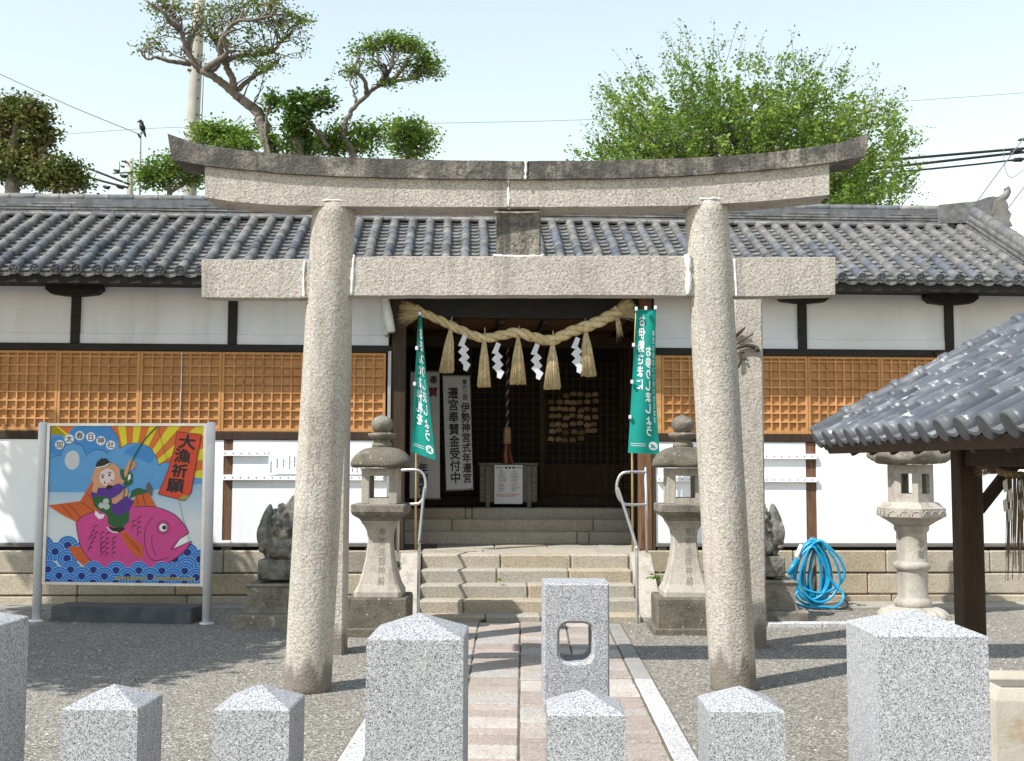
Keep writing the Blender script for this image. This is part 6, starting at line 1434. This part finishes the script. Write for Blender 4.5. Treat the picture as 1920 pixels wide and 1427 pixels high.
MB().tube([Vector((at(244, 640, YP).x, YP, -.1)), at(244, 360, YP), at(245, 297, YP)], [.11, .095, .085], 12).build('shaft', M_CONC, p2)
MB().tube([at(228, 302, YP-.1), at(240, 305, YP-.1)], .03, 5).tube([at(224, 303, YP-.1), at(224, 325, YP-.1)], .012, 5).build('arm', M_IRON, p2)
MB().tube([at(212, 325, YP-.1), at(272, 322, YP-.1)], .025, 5).build('arm', M_IRON, p2)
for px, py, s_ in ((219, 320, .10), (232, 330, .12), (262, 312, .08), (230, 312, .07), (268, 318, .08), (200, 351, .12), (226, 350, .14), (272, 352, .14), (178, 350, .08), (255, 308, .06)):
    c = at(px, py, YP-.1); MB().tube([c-Vector((s_, 0, -s_*.3)), c-Vector((s_*.4, 0, 0)), c+Vector((s_*.5, 0, -.02)), c+Vector((s_, 0, s_*.2))], [s_*.2, s_*.45, s_*.5, s_*.15], 8).build('insulator', M_CABLE, p2)
def wire(lab, pts, Y, r, m_=None, grp='overhead cables'):
    P = cat_rom([at(*(q if len(q) == 3 else (*q, Y))) for q in pts], 8); MB().tube(P, r, 6).build('overhead_cable', m_ or M_CABLE, None, label=lab, cat='cable', group=grp)
wire('upper thick black cable sloping down behind the dark tree', [(-60, 252), (60, 280), (150, 310), (243, 346)], 33, .034)
wire('lower thick black cable sloping down behind the dark tree', [(-60, 262), (50, 288), (160, 330), (240, 352)], 33, .034)
wire('thin grey cable running from the top left corner to the mast', [(-30, 126), (0, 139), (130, 198), (262, 252)], 26, .010, M_CABLEG)
wire('hair thin cable crossing the sky behind the trees', [(-30, 265), (300, 240), (760, 232), (1110, 224), (1500, 203), (1950, 172)], 40, .008, M_CABLEG)
wire('topmost of three black cables at the right', [(1600, 305), (1690, 298), (1830, 286), (1960, 275)], 30, .036)
wire('middle of three black cables at the right', [(1600, 320), (1690, 311), (1850, 293), (1960, 281)], 30, .036)
wire('lowest and thinnest of three black cables at the right', [(1600, 330), (1690, 322), (1850, 306), (1960, 292)], 30, .026)
wire('left of the thin diagonal wires at the right edge', [(1832, 378), (1880, 312), (1960, 205)], 29, .014, M_CABLEG)
wire('right of the thin diagonal wires at the right edge', [(1886, 396), (1925, 345), (1980, 280)], 29, .014, M_CABLEG)
wire('thin looping jumper wire near the right edge', [(1882, 280), (1885, 318), (1900, 332), (1940, 300)], 29.6, .009, M_CABLEG)
hw_ = empty('cable_joint', at(1905, 292, 29.8), 'black cable joints hanging on the wires at the right edge', 'cable joint')
for px, py, s_ in ((1906, 283, .16), (1908, 300, .18), (1917, 262, .12), (1895, 289, .1)):
    c = at(px, py, 29.8); MB().tube([c-Vector((s_, 0, .02)), c-Vector((s_*.4, 0, 0)), c+Vector((s_*.5, 0, .01)), c+Vector((s_, 0, .03))], [.02, s_*.32, s_*.36, .02], 8).build('joint_sleeve', M_CABLE, hw_)

# ------------------------------------------------------------------ weeds in the joints
rw = random.Random(31)
for lab, px, py, Yw, s_ in (('green weed beside the foot of the left lantern', 744, 1066, 11.75, .055), ('green weed beside the foot of the right lantern', 1229, 1086, 12.0, .06), ('thin grass tuft in the joint of the second step', 937, 1089, 12.58, .03), ('grass tuft at the foot of the lowest step', 905, 1166, 12.08, .03)):
    c = at(px, py, Yw); lw = Lf(); rl.seed(px)
    if py > 1150: c.z = .01
    for i in range(46): lw.leaf(c+Vector((rl.gauss(0, s_*.45), rl.gauss(0, s_*.3), abs(rl.gauss(0, s_*.4)))), s_*rl.uniform(.5, 1.0), .35, .22)
    o_ = lw.build('weed', M_LEAFG, None); tag(o_, lab, 'weed', 'weeds in the stone joints')
